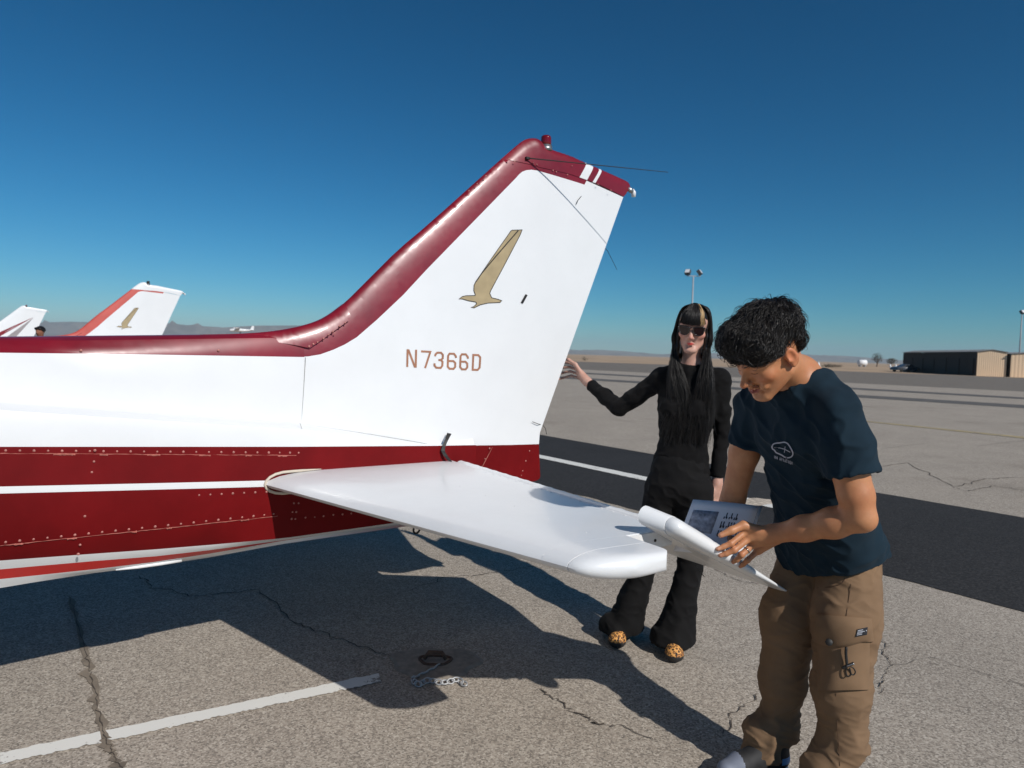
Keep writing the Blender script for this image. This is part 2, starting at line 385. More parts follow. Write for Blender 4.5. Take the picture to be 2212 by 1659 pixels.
def section(s):
    ws = float(WS(s)); wc = float(WC(s)); k = min(1.0, ws / .2)
    ws2 = max(ws, wc + .004)
    if s < -1.2:
        zt = zT(s); zm, zc = zM1(s), zC(s); wsp = wc * .78
        top = [(0, zt), (wsp * .45, zt - .004), (wsp * .8, zt - .018), (wsp, zt - .042), (wc * .93, zm), (wc * .975, (zm + zc) / 2), (wc, zc)]
    else:
        zc = max(zC2(s), zR1(s) + .004); zt = zc + .12
        top = [(0, zt), (.006, zt - .001), (.012, zt - .004), (.02, zt - .012), (.022, zt - .03), (.03, zc + .03), (wc + .003, zc)]
    zr = min(zR1(s), zc - .003)
    e = [(wc + .60 * (ws2 - wc) + .003, zc - .06 * (zc - zr)), (wc + .90 * (ws2 - wc), zc - .20 * (zc - zr)), (wc + .985 * (ws2 - wc), zc - .5 * (zc - zr)), (ws2, zr)]
    low = [(ws + .012 * k, zW1(s)), (ws + .013 * k, zW2(s)), (ws + .009 * k, (zW2(s) + zLR(s)) / 2), (ws - .002 * k, zLR(s)), (ws - .03 * k, zB1(s)),
           (ws * (1 - .06 * k / max(ws, .05)), zB2(s)), (max(.012, ws - .085), zB3(s)), (max(.008, ws - .11), zB4(s)), (max(.004, ws * .3), zB4(s) - .018 * k), (0, zB4(s) - .024 * k)]
    pts = top + e + low
    # keep rows ordered downwards
    for i in range(1, len(pts)):
        if pts[i][1] > pts[i - 1][1] - .0004: pts[i] = (pts[i][0], pts[i - 1][1] - .0004)
    return pts
ROWM = [1, 1, 1, 1, 0, 0, 0, 0, 0, 0, 3, 0, 3, 3, 3, 0, 2, 0, 0, 0]     # material of the band under each row
st = [-3.4, -3.1, -2.8, -2.6, -2.4, -2.2, -2.0, -1.8, -1.6, -1.45, -1.35, -1.28, -1.204, -1.198, -1.1, -1.0, -.9, -.8, -.7, -.6, -.52, -.45, -.38, -.31]
secs = [section(s) for s in st]
# cabin ahead of the frame: taller glazed section and cowling
def morph(base, s, zt, zb, w, wt):
    n = len(base); z0, z1 = base[0][1], base[-1][1]; out = []
    for i, (ww, zz) in enumerate(base):
        f = (z0 - zz) / (z0 - z1); zz2 = zt + (zb - zt) * f
        ang = (1 - abs(2 * f - 1) ** 3); prof = wt + (w - wt) * min(1, f * 2.2)
        out.append((prof * min(1, ang * 1.6) if 0 < i < n - 1 else 0, zz2))
    return out
fst, fsec = [], []
for s, zt, zb, w, wt in ((-8.0, 1.25, .95, .20, .18), (-7.85, 1.42, .78, .34, .30), (-7.0, 1.52, .70, .46, .42), (-6.6, 1.56, .62, .52, .46), (-6.0, 2.18, .55, .56, .44), (-5.0, 2.22, .50, .56, .46), (-4.4, 2.12, .48, .52, .40), (-3.8, 1.62, .44, .46, .22)):
    fst.append(s); fsec.append(morph(secs[0], s, zt, zb, w, wt))
ast, asec = fst + st, fsec + secs
nr = len(secs[0]); V = []; F = []; mi = []
for s, sec in zip(ast, asec):
    for w, z in sec: V.append((s, -w, z))
    for w, z in sec: V.append((s, w, z))
for i in range(len(ast) - 1):
    a = i * 2 * nr; b = (i + 1) * 2 * nr
    for j in range(nr - 1):
        k = ROWM[j] if ast[i] >= -3.5 else (0 if j != 11 else 1)
        F.append((a + j, a + j + 1, b + j + 1, b + j)); mi.append(k)
        F.append((a + nr + j, b + nr + j, b + nr + j + 1, a + nr + j + 1)); mi.append(k)
F.append(tuple(range(nr)) + tuple(range(2 * nr - 2, nr, -1))); mi.append(0)
e0 = (len(ast) - 1) * 2 * nr; F.append(tuple(e0 + i for i in range(nr))[::-1] + tuple(e0 + nr + i for i in range(1, nr - 1))); mi.append(1)
crease_zw = [(s, -w, z) for s, sec in zip(ast, asec) for w, z in [sec[6]] if s > -3.5]
fus = airmesh('fuselage', V, F, [M_white, M_maroon, M_red, M_maroon2], mi)
bm = bmesh.new(); bm.from_mesh(fus.data); bmesh.ops.remove_doubles(bm, verts=bm.verts, dist=.0002); bmesh.ops.recalc_face_normals(bm, faces=bm.faces)
cset = {(round(a, 4), round(abs(b_), 4), round(c_, 4)) for a, b_, c_ in crease_zw}; key = lambda v: (round(v.co.x, 4), round(abs(v.co.y), 4), round(v.co.z, 4))
for ed in bm.edges:
    if len(ed.link_faces) == 2 and (ed.calc_face_angle(0) > R(28) or (key(ed.verts[0]) in cset and key(ed.verts[1]) in cset)): ed.smooth = False
bm.to_mesh(fus.data); bm.free()

# ---- fin and rudder panels ---------------------------------------------------
P0 = lambda L_, w=0.0: [tuple(onw(x, y, w)[[0, 2]]) for x, y in L_]
LEpx = [(560, 722), (600, 716), (660, 704), (700, 689), (741, 658), (800, 599), (860, 539), (921, 488.5), (1081.7, 344.3)]
LE = smooth_poly(P0(LEpx), 1)
CAPTOP = smooth_poly(P0([(1081.7, 344.3), (1121.7, 309.3), (1136.7, 300), (1154, 298), (1165.5, 303), (1175, 315), (1193, 325.6), (1224, 334), (1266.7, 353), (1349, 389), (1359, 395.6), (1361.7, 408), (1354, 415.6)]), 1)
LEX = list(LE) + P0([(1121.7, 309.3), (1136.7, 300)])
SEAM = P0([(1081.7, 344.3), (1139, 358), (1157, 364), (1224, 378.5), (1292, 400.5), (1345.5, 425)])
TEX = P0([(1345.5, 425), (1165, 935), (1163, 960), (1166, 1030)])
LEXA, TEXA = np.array(LEX), np.array(TEX)
def nose(d, D): return np.sqrt(np.maximum(0, 1 - (1 - np.minimum(d / D, 1)) ** 2))
def tfin(s, z):
    d = seglist_dist(LEXA, s, z); dt = seglist_dist(TEXA, s, z); T = np.interp(z, [1.0, 1.45, 2.5], [.054, .05, .032])
    c = d / (d + dt + 1e-9); u = np.clip((c - .28) / .72, 0, 1)
    return T * nose(d, .19) * (1 - .92 * u ** 1.3) + .0012 * np.minimum(1, d / .02)
def on_skin(pix, f=tfin, off=0.0):
    return [tuple(onfun(x, y, lambda s, z: float(f(np.array(s), np.array(z))) + off)[[0, 2]]) for x, y in pix]
def panel(name, outline, tf, regions, mats, grid=.035, extra=(), sides=(-1, 1), parent=None, lines=()):
    """skin panel: outline in (s,z); regions = [(polygon, material index)]; tf = half thickness"""
    out = densify(list(outline) + [outline[0]], .02)[:-1]; n = len(out)
    pts = [Vector((p[0], p[1])) for p in out]; edges = [(i, (i + 1) % n) for i in range(n)]
    for ln in lines:
        q = densify(ln, .02); b = len(pts); pts += [Vector((p[0], p[1])) for p in q]; edges += [(b + i, b + i + 1) for i in range(len(q) - 1)]
    ol = [tuple(p) for p in out]; A = np.array(ol)
    xs = np.arange(A[:, 0].min(), A[:, 0].max(), grid); zs = np.arange(A[:, 1].min(), A[:, 1].max(), grid)
    for i, x in enumerate(xs):
        for z in zs:
            zz = z + (grid / 2 if i % 2 else 0)
            if inside(ol, x, zz): pts.append(Vector((x, zz)))
    for p in extra:
        if inside(ol, p[0], p[1]): pts.append(Vector((p[0], p[1])))
    v2, e2, f2, ov, oe, of = delaunay_2d_cdt(pts, edges, [], 0, 1e-6)
    tris = []
    for f in f2:
        c = sum((v2[i] for i in f), Vector((0, 0))) / len(f)
        if not inside(ol, c.x, c.y): continue
        k = 0
        for poly, mi_ in regions:
            if inside(poly, c.x, c.y): k = mi_
        tris.append((tuple(f), k))
    S_ = np.array([v.x for v in v2]); Z_ = np.array([v.y for v in v2]); T_ = tf(S_, Z_); V = []; F = []; mi = []; nv = len(v2)
    for sd in (-1, 1):
        V += [(S_[i], sd * T_[i], Z_[i]) for i in range(nv)]
    for f, k in tris:
        F.append(f); mi.append(k); F.append(tuple(i + nv for i in f[::-1])); mi.append(k)
    # rim
    cnt = {}
    for f, k in tris:
        for a, b in zip(f, f[1:] + f[:1]): cnt.setdefault(frozenset((a, b)), []).append((a, b, k))
    for e in cnt.values():
        if len(e) == 1: a, b, k = e[0]; F.append((b, a, a + nv, b + nv)); mi.append(k)
    o = airmesh(name, V, F, mats, mi, True, parent)
    bm = bmesh.new(); bm.from_mesh(o.data); bmesh.ops.remove_doubles(bm, verts=bm.verts, dist=.0003); bmesh.ops.recalc_face_normals(bm, faces=bm.faces)
    for ed in bm.edges:
        if len(ed.link_faces) == 2 and ed.calc_face_angle(0) > R(40): ed.smooth = False
    bm.to_mesh(o.data); bm.free(); return o
def offsets(P, ds, sgn=1):
    P = np.array(densify(P, .025)); T = np.gradient(P, axis=0); T /= np.linalg.norm(T, axis=1)[:, None] + 1e-9; n = np.stack([T[:, 1], -T[:, 0]], 1) * sgn
    return [tuple(p + nn * d) for d in ds for p, nn in zip(P, n)]
MB_px = [(0, 762), (300, 765.5), (640, 771), (665, 770), (692, 765.5), (720, 755.5), (745, 744), (770, 729), (815, 690), (870, 638), (922, 582), (1114, 385), (1121, 377), (1128, 371), (1137, 367.6), (1148, 366.6), (1160, 368.3), (1244, 393), (1346, 426)]
MBsz = on_skin(MB_px[2:])
HINGE = P0([(1258, 391), (962, 957)], .02)
HTOP = tuple(np.array(SEAM[3]) + (np.array(SEAM[4]) - np.array(SEAM[3])) * .55); HBOT = HINGE[1]
fin_out = list(LE) + SEAM[1:4] + [HTOP, HBOT] + P0([(945, 963.5), (800, 945), (655, 930), (600, 800)], .04)
white_poly = MBsz + P0([(1500, 440), (1200, 1100), (560, 1000), (560, 771)])
fin = panel('fin', fin_out, tfin, [(white_poly, 0), ], [M_white, M_maroon], extra=offsets(LE, (.0015, .005, .011, .02, .032, .05, .075, .11, .15)), lines=[MBsz])
# material 1 outside the white field
for i, p in enumerate(fin.data.polygons):
    c = p.center; p.material_index = 0 if inside(white_poly, c.x, c.z) else 1
g = .004
RB = P0([(1166, 1028), (1164, 1034), (1158, 1037.5), (1135, 1043), (1060, 1055)], .0) 
def shift(p, ds, dz=0): return (p[0] + ds, p[1] + dz)
rud_out = [shift(HTOP, -.010, -.002), tuple(np.array(SEAM[-1]) + np.array([0, -.003])), TEX[1], TEX[2]] + RB + [(RB[-1][0] - .06, RB[-1][1] + .02), shift(HBOT, -.010)]
RR1 = on_skin([(930, 963), (1000, 962.5), (1100, 961.3), (1200, 959)])
rud = panel('rudder', rud_out, lambda s, z: np.maximum(.0006, tfin(s, z) - .0007), [], [M_white, M_maroon2], lines=[RR1])
redpoly = RR1 + P0([(1300, 1100), (900, 1100)])
for p in rud.data.polygons: p.material_index = 1 if inside(redpoly, p.center.x, p.center.z) else 0
# cap with white bands
tcap = lambda s, z: (tfin(s, z) + .0025) * nose(seglist_dist(np.array(CAPTOP), s, z) + .0, .05) + .0008
cap_out = [tuple(p) for p in CAPTOP] + [SEAM[-1]] + SEAM[1:-1][::-1]
B1 = on_skin([(1266.7, 350), (1284.5, 355), (1261.7, 401), (1244, 397)], tcap); B2 = on_skin([(1296.7, 362), (1302.5, 364), (1279.7, 407), (1273, 405)], tcap)
fcap = panel('fin_cap', cap_out, tcap, [(B1, 1), (B2, 1)], [M_maroon, M_white], grid=.02, extra=offsets(CAPTOP, (.001, .003, .007, .013, .021, .032, .045)), lines=[B1 + B1[:1], B2 + B2[:1]])
# dorsal fairing, a little proud of the fin root
DF_px = [(432, 722.6), (525, 721), (600, 714.5), (660, 702), (700, 687), (741.5, 656)]
DFL = smooth_poly(P0(DF_px), 2)
df_out = DFL + P0([(757, 681), (753, 692), (700, 730), (668, 752), (640, 746), (530, 728)], .045)
tdf = lambda s, z: .050 * nose(seglist_dist(np.array(DFL), s, z), .12) * np.clip((s + 1.78) / .45, .25, 1) + .006
panel('dorsal_fairing', df_out, tdf, [], [M_maroon], grid=.025, extra=offsets(DFL, (.0015, .005, .011, .02, .032, .05, .08)))

# ---- flat print on the fin ---------------------------------------------------
def ribbon(P, w, closed=False):
    P = np.array(P, float); n = len(P); Lp, Rp = [], []
    for i in range(n):
        a = P[(i - 1) % n] if (closed or i) else None; b = P[(i + 1) % n] if (closed or i < n - 1) else None
        d0 = (P[i] - a) / np.linalg.norm(P[i] - a) if a is not None else None; d1 = (b - P[i]) / np.linalg.norm(b - P[i]) if b is not None else None
        if d0 is None: d0 = d1
        if d1 is None: d1 = d0
        n0 = np.array([-d0[1], d0[0]]); n1 = np.array([-d1[1], d1[0]]); mt = n0 + n1; mt /= np.linalg.norm(mt) + 1e-9
        k = min(1.6, 1 / max(.3, mt @ n0)); Lp.append(P[i] + mt * k * w / 2); Rp.append(P[i] - mt * k * w / 2)
    Fq = [(i, (i + 1) % n, n + (i + 1) % n, n + i) for i in range(n if closed else n - 1)]
    return Lp + Rp, Fq
def decal(name, strokes, m, off=.0012, parent=None):
    V = []; F = []
    for j, (pix, w, closed) in enumerate(strokes):
        P, f = ribbon(pix, w, closed); b = len(V)
        for x, y in P:
            p = onfun(x, y, lambda s, z: float(tfin(np.array(s), np.array(z)))); V.append((p[0], p[1] - off - .0003 * j, p[2]))
        F += [tuple(i + b for i in q) for q in f]
    return airmesh(name, V, F, m, None, False, parent)
cvL = lambda P: [(862.6 + x * .08666, 737.3 + y * .08666) for x, y in P]
letters = [('N', [[(205, 197), (195, 638)], [(222, 205), (388, 648)], [(417, 210), (405, 655)]]), ('7', [[(540, 250), (772, 262), (640, 668)]]),
    ('3', [[(890, 372), (900, 325), (945, 283), (1040, 285), (1085, 340), (1080, 425), (1030, 466), (972, 466)], [(1040, 466), (1075, 510), (1070, 605), (1030, 662), (920, 657), (875, 605), (875, 548)]]),
    ('6', [[(1412, 414), (1405, 370), (1360, 310), (1250, 308), (1215, 360), (1205, 632), (1250, 682), (1350, 686), (1392, 632), (1392, 540), (1345, 492), (1222, 490)]]),
    ('6', [[(1712, 432), (1702, 385), (1655, 325), (1560, 322), (1525, 370), (1515, 642), (1560, 697), (1650, 699), (1692, 650), (1692, 555), (1645, 508), (1532, 508)]]),
    ('D', [[(1842, 340), (1827, 708), (1950, 712), (2000, 655), (2015, 400), (1965, 342)]])]
for ch, sk in letters:
    st_ = [(cvL(p), 4.3, False) for p in sk]
    if ch == 'D': st_ = [(cvL(sk[0]), 4.3, True)]
    decal('registration_letter', st_, M_letter)
cvB = lambda P: [(958.5 + x * .13333, 471.9 + y * .13333) for x, y in P]
BIRD = [(1105, 190), (1268, 185), (1240, 260), (1000, 720), (760, 1170), (745, 1215), (775, 1285), (880, 1310), (938, 1332), (910, 1362), (720, 1370), (590, 1400), (530, 1430), (490, 1450), (442, 1440), (482, 1430), (530, 1385), (520, 1355), (400, 1335), (300, 1305), (245, 1305), (300, 1265), (360, 1252), (508, 1248), (510, 1235), (485, 1170), (490, 1080), (520, 1020), (800, 610), (1085, 205)]
bz = on_skin(cvB(BIRD)); bpts = [Vector(p) for p in bz]
v2, e2, f2, *_ = delaunay_2d_cdt(bpts, [(i, (i + 1) % len(bpts)) for i in range(len(bpts))], [], 0, 1e-7)
tri = [f for f in f2 if inside(bz, sum(v2[i].x for i in f) / len(f), sum(v2[i].y for i in f) / len(f))]
emb = airmesh('bird_emblem', [(v.x, -float(tfin(np.array(v.x), np.array(v.y))) - .0010, v.y) for v in v2], [tuple(f) for f in tri], M_gold, None, False)
M_ink = mat('dark_print', (.012, .010, .008), .5)
decal('emblem_outline', [(cvB(BIRD), 1.5, True), (cvB([(1205, 195), (850, 605), (620, 880), (515, 1030)]), 2.3, False)], M_ink, .0014, emb)
decal('hinge_mark', [(cvB([(1338, 1235), (1262, 1372)]), 5.2, False)], M_black, .003)
decal('rudder_bracket', [([(1254.5, 424), (1247, 433), (1243.5, 441.5)], 1.4, False)], M_black, .006)  # thin black stroke on the rudder skin

# ---- stabilizers and elevators ----------------------------------------------
ZS = .868
def airfoil_pts(le, te, T, Te, n=12, zc=ZS, full=None):
    """closed loop from upper trailing edge round the nose to lower trailing edge"""
    up = []
    for i in range(n + 1):
        u = (1 - math.cos(math.pi * i / n)) / 2; x = le + (te - le) * u
        D = .22
        if full is not None: u = (x - le) / (full - le)
        h = T * math.sqrt(max(0, 1 - (1 - min(u / D, 1)) ** 2)) * (1 - (1 - Te / T) * max(0, (u - D) / (1 - D)) ** 1.1); up.append((x, h))
    return [(x, zc + h) for x, h in up[::-1]] + [(x, zc - h) for x, h in up[1:]]
def loft(name, secs, mats, sgn, mi_fun=None, parent=None, cap0=True, cap1=True, xf=None):
    """secs: [(w, [(s,z)...])]"""
    V = []; F = []; n = len(secs[0][1])
    for w, P in secs:
        for s, z in P:
            v = (s, -w * sgn, z); V.append(xf(v) if xf else v)
    for i in range(len(secs) - 1):
        for j in range(n):
            a = i * n + j; b = i * n + (j + 1) % n; q = (a, b, b + n, a + n); F.append(q)
    if cap0: F.append(tuple(range(n)))
    if cap1: F.append(tuple((len(secs) - 1) * n + j for j in range(n))[::-1])
    o = airmesh(name, V, F, mats, None, True, parent)
    bm = bmesh.new(); bm.from_mesh(o.data); bmesh.ops.recalc_face_normals(bm, faces=bm.faces)
    for ed in bm.edges:
        if len(ed.link_faces) == 2 and ed.calc_face_angle(0) > R(38): ed.smooth = False
    bm.to_mesh(o.data); bm.free(); return o
LEs = lambda w: -1.30 + .30 * (w - .515)
HGs = lambda w: -.457 + 0 * w
DEFL = R(27.6); HXs, HXz = -.43, .87
for sgn in (1, -1):
    main = [(w, airfoil_pts(LEs(w), HGs(w), .041 - .006 * w / 1.7, .025)) for w in (.03, .2, .5, .8, 1.1, 1.35, 1.574)]
    stab = loft('stabilizer', main, [M_white], sgn)
    out_ = [(w, airfoil_pts(LEs(w), -.662, .041 - .006 * w / 1.7, .025, full=HGs(w))) for w in (1.5745, 1.62, 1.6595)]
    loft('stabilizer_end', out_, [M_white], sgn, parent=stab)
    tip = []
    for w, k in ((1.6625, 1.0), (1.69, 1.0), (1.715, .995), (1.735, .975), (1.748, .91), (1.757, .78), (1.763, .56), (1.766, .25)):
        u = (w - 1.6625) / .1025
        tip.append((w, airfoil_pts(LEs(1.6625) + .15 * u ** 2.4, -.662 - .03 * max(0, u - .75) ** 2 * 12, .0352 * k, .025 * k, full=HGs(1.6))))
    loft('tip_cap', tip, [M_white], sgn, parent=stab)
    # rivet heads along the rear spar and the tip rib
    rv = MB()
    def dome(c, r, nrm=(0, 0, 1), flat=.5):
        nrm = Vector(nrm).normalized(); u = nrm.orthogonal().normalized(); v = nrm.cross(u); c = Vector(c)
        Vv = [c + (u * math.cos(a) + v * math.sin(a)) * r for a in np.linspace(0, 2 * math.pi, 9)[:-1]] + [c + (u * math.cos(a) + v * math.sin(a)) * r * .6 + nrm * r * flat * .8 for a in np.linspace(0, 2 * math.pi, 9)[:-1]] + [c + nrm * r * flat]
        return Vv, [(i, (i + 1) % 8, 8 + (i + 1) % 8, 8 + i) for i in range(8)] + [(8 + i, 8 + (i + 1) % 8, 16) for i in range(8)]
    for w in np.arange(.25, 1.56, .062): rv.add(*dome((HGs(w) - .014, -w * sgn, ZS + .0262), .0042))
    for s in np.arange(-.86, -.68, .05): rv.add(*dome((s, -1.645 * sgn, ZS + .0345 - .006 * (s + .9) / .25), .0038))
    for w in (.7, .9, 1.1, 1.3, 1.5): rv.add(*dome((HGs(w) - .30, -w * sgn, ZS + .0325), .003))
    o = rv.build('rivets', M_white, stab, True); o['kind'] = 'stuff'
    # hinge bracket plate at the horn cut-out
    br = MB(); P_ = [(-.661, -.024), (-.661, .026)] + [(-.515 + .024 * math.cos(a), .001 + .025 * math.sin(a)) for a in np.linspace(math.pi / 2, -math.pi / 2, 9)]
    k = len(P_); br.add([(s, -1.5755 * sgn, ZS + z) for s, z in P_] + [(s, -1.5795 * sgn, ZS + z) for s, z in P_], [tuple(range(k)), tuple(range(2 * k - 1, k - 1, -1))] + [(i, (i + 1) % k, k + (i + 1) % k, k + i) for i in range(k)])
    br.build('hinge_bracket', M_under, stab)
    hb = MB(); hb.tube([(-.54, -1.579 * sgn, ZS), (-.54, -1.5815 * sgn, ZS)], .005, 10); hb.build('bolt', M_black, stab)
    # gasket round the root of the leading edge
    ga = MB(); ring = airfoil_pts(LEs(.17) + .004, -1.0, .046, .042, 14)[6:-6]; pts = [(s, -(float(WS(s)) + .013) * sgn, z) for s, z in ring]
    ga.tube(pts, [.002, .004] + [.006] * (len(pts) - 4) + [.004, .002], 8); ga.build('root_gasket', M_gasket, stab, True)
    # elevator, deflected trailing edge down
    def hx(v):
        x, z = v[0] - HXs, v[2] - ZS; c, s_ = math.cos(DEFL), math.sin(DEFL)
        return (HXs + x * c + z * s_, v[1], HXz - x * s_ + z * c)
    def esec(w, fw, ch, T=.027, k=1.0, wave=0.0):
        P = []; n = 12; tot = ch + fw
        for x in [-fw + e_ for e_ in (0, .0012, .004, .009, .016, .028, .045)] + [-fw + .045 + (tot - .045) * i / 8 for i in range(1, 9)]:
            u = (x + fw) / tot; xx = max(0, x) / ch
            h = T * (1 - .80 * xx) ; nf = min(1, (x + fw) / .028); h *= math.sqrt(max(0, 1 - (1 - nf) ** 2)); h = h * k + wave * (1 - abs(2 * u - 1) ** 4)
            P.append((x + HXs, h))
        return [(x, ZS + h) for x, h in P[::-1]] + [(x, ZS - h) for x, h in P[1:]]
    CH = lambda w: .466 + .14 * min(1.0, (1.7 - w) / 1.0)
    es = []
    for w in np.arange(.13, 1.583, .0115): es.append((w, esec(w, .034, CH(w), wave=.0055 * max(0, math.sin(w * 2 * math.pi / .085)) ** 2 if w < 1.5 else 0)))
    el = loft('elevator', es, [M_under if False else M_white], sgn, xf=hx)
    hn = [(w, esec(w, .215 - .08 * (w - 1.586) / .115, CH(w), .030)) for w in (1.586, 1.62, 1.655)]
    loft('horn', hn, [M_white], sgn, parent=el, xf=hx)
    tp = [(1.657 + .045 * math.sin(a), esec(1.66, .165 - .03 * (1 - math.cos(a)), .470 - .004 * (1 - math.cos(a)), .0285, math.cos(a) ** .8 if math.cos(a) > .02 else .05)) for a in np.linspace(0, R(88), 8)]
    loft('tip_cap', tp, [M_white], sgn, parent=el, xf=hx)
    ew = MB(); a_ = hx((.09, -1.2 * sgn, ZS)); ew.tube([a_, (a_[0] + .05, a_[1] + .0, a_[2] - .03), (a_[0] + .12, a_[1], a_[2] - .10)], .0016, 5); ew.build('static_wick', M_black, el)

# ---- details on the tail ------------------------------------------------------
bc = onw(1179.5, 309, .0); bcn = MB()
def lathe(mb, c, prof, n=20, mi=0, axis='z'):
    V = []; F = []
    for r, h in prof:
        for j in range(n):
            a = 2 * math.pi * j / n; V.append((c[0] + r * math.cos(a), c[1] + r * math.sin(a), c[2] + h))
    for i in range(len(prof) - 1):
        for j in range(n): F.append((i * n + j, i * n + (j + 1) % n, (i + 1) * n + (j + 1) % n, (i + 1) * n + j))
    F.append(tuple(range(n))[::-1]); F.append(tuple((len(prof) - 1) * n + j for j in range(n))); mb.add(V, F, mi)
lathe(bcn, bc, [(.036, -.045), (.036, -.022), (.033, -.022), (.033, -.014)], 22)
beacon = bcn.build('beacon', M_metal, plane, True)
b2 = MB(); lathe(b2, bc, [(.029, -.014), (.0295, .0), (.0285, .026), (.0265, .034), (.020, .039), (.004, .041)], 22); b2.build('red_lens', M_glassred, beacon, True)
nl = onw(1364, 412, 0.0); n1 = MB(); n1.tube([(nl[0] - .03, 0, nl[2] + .012), (nl[0] - .005, 0, nl[2]), (nl[0] + .012, 0, nl[2] - .004)], [.010, .016, .012], 12)
navl = n1.build('tail_light', M_metal, plane, True)
n2 = MB(); n2.tube([(nl[0] + .004, 0, nl[2] + .004), (nl[0] + .018, 0, nl[2] - .008), (nl[0] + .020, 0, nl[2] - .034)], [.013, .015, .013], 12); n2.build('lens', M_clear, navl, True)
ab = onw(1139, 342, .036); at_ = onw(1443, 372, .44)
an = MB(); an.box((ab[0], ab[1], ab[2]), (.022, .02, .012)); an.tube([(ab[0], ab[1] - .006, ab[2]), tuple(at_)], [.0035, .0016], 8); an.build('whip_antenna', M_black, plane)
wk = MB(); a_ = onw(1307, 536, 0); b_ = onw(1313, 543, 0); c_ = onw(1333, 583, 0); wk.tube([a_, b_, c_], [.0022, .0018, .0012], 6); wk.build('static_wick', M_black, plane)
wk = MB(); q = [onw(x, y, .02) for x, y in ((1150, 911), (1163, 916))] + [onw(x, y, -.01) for x, y in ((1172, 918), (1178, 925), (1181, 938))]; wk.tube(q, .0018, 6); wk.build('static_wick', M_black, plane)
# black strap at the rudder hinge
sp = MB(); rib = [(971, 936, .060, 9), (965, 950, .085, 6), (959, 964, .098, 6), (957, 974, .102, 8), (963, 985, .108, 10), (973, 997, .112, 9)]
A_ = []; B_ = []
for x, y, w, hw in rib: A_.append(onw(x - hw / 2, y - 1, w)); B_.append(onw(x + hw / 2, y + 1, w + .006))
k = len(rib); sp.add(A_ + B_ + [(p[0], p[1] + .003, p[2]) for p in A_] + [(p[0], p[1] + .003, p[2]) for p in B_], [(i, i + 1, k + i + 1, k + i) for i in range(k - 1)] + [(2 * k + i, 3 * k + i, 3 * k + i + 1, 2 * k + i + 1) for i in range(k - 1)])
sp.build('control_strap', M_black, plane)
# tie-down ring under the tail
tr = onw(900, 1143, .05); rg = MB(); rg.tube([(tr[0] + .021 * math.cos(a), tr[1] + .008 * math.cos(a), tr[2] + .021 * math.sin(a)) for a in np.linspace(0, 2 * math.pi, 21)[:-1]], .005, 8, closed=True); rg.tube([(tr[0], tr[1], tr[2] + .018), (tr[0], tr[1] + .03, tr[2] + .06)], .006, 8); rg.build('tie_down_ring', M_black, plane, True)
# rivets, worn lap joints and panel seams on the fuselage side
rv = MB(); sc = MB(); sm = MB()
side = lambda x, y, off=0.0: onfun(x, y, lambda s, z: float(WS(s)) + off)
def rivet(x, y, r=.0048, off=.004, w=None):
    p = side(x, y, off) if w is None else onw(x, y, w); rv.add(*dome(tuple(p), r * random.uniform(.8, 1.15), (-.1, -1, .05), .45))
for i in range(24): t = i / 23; x = 12 + 633 * (1 - (1 - t) ** 1.12); rivet(x, 973 + 5 * x / 645, off=.002)
for i in range(7): rivet(430 + i * 24.3, 1069.5 - i * 1.2, off=.012)
for i in range(22): t = i / 21; x = 12 + 579 * (1 - (1 - t) ** 1.1); rivet(x, np.interp(x, [12, 396, 591], [1171, 1131, 1110]), off=-.001)
for x, y in ((201, 973), (199, 997), (194, 1020), (190, 1043), (187, 1068), (183, 1091), (179, 1115), (175, 1138), (169, 1177), (165, 1197)): rivet(x + 4, y, off=.008 if y < 1130 else -.008)
for x, y in ((635, 1087), (645, 1087), (632, 1106), (640, 1106), (630, 1121), (638, 1121), (660, 1118), (680, 1117), (699, 1115), (720, 1112), (740, 1111), (759, 1109), (778, 1107)): rivet(x, y, .0042, off=.006)
for x, y in ((980, 967), (985, 969.5), (972, 981.5), (979, 984.5), (997, 979), (1010, 988), (1022, 996), (1057.6, 968.5), (1048, 991), (1041, 1010), (1144, 974), (1136, 995.5), (1126, 1027), (1129, 1017)): rivet(x, y, .0042, w=.035 if x < 1060 else .012)
for x, y in ((175, 757), (472, 757)): rivet(x, y, .005, w=float(WC(np.array(-2.0 if x < 300 else -1.5))) * .93 + .004)
for x, y in ((667, 744), (676, 739), (685, 735), (698, 727), (709, 719), (718, 712), (733, 700), (745, 693), (722, 716)): rivet(x + 1, y + 4, .0045, w=.058)
for x, y in ((1152, 352), (1160, 355), (1195, 368), (1202, 371), (1226, 377), (1236, 358), (1292, 398), (1320, 411), (1112, 349), (1100, 343), (1050, 380), (1031, 397), (1013, 412)): rivet(x, y, .0042, w=.040)
o = rv.build('rivets', M_rivet, plane, True); o['kind'] = 'stuff'
def scuffs(pix, off, r=.0016, every=1.0):
    P = [side(x, y, off) for x, y in pix]; sc.tube(P, [r * random.uniform(.5, 1.6) for _ in P], 5)
def lp(x0, x1, yf, n): return [(x, yf(x) + random.uniform(-.5, .5)) for x in np.linspace(x0, x1, n)]
scuffs(lp(0, 640, lambda x: 979.5 + 4 * x / 640, 60), .0025, .0011)
for x in (115, 140, 215, 318, 430, 530, 600): scuffs(lp(x, x + random.uniform(14, 30), lambda x: 981 + 4 * x / 640, 8), .003, .0028)
scuffs(lp(0, 600, lambda x: np.interp(x, [0, 396, 610], [1179, 1137, 1114]), 60), -.002, .0011)
for x in (30, 145, 285, 360, 520): scuffs(lp(x, x + random.uniform(10, 25), lambda x: np.interp(x, [0, 396, 610], [1180, 1138, 1115]), 7), -.001, .0028)
scuffs([(1063.7, 966), (1053, 987), (1040, 1011)], -.02, .0012)
sc.build('chipped_paint', M_scuff, plane)['kind'] = 'stuff'
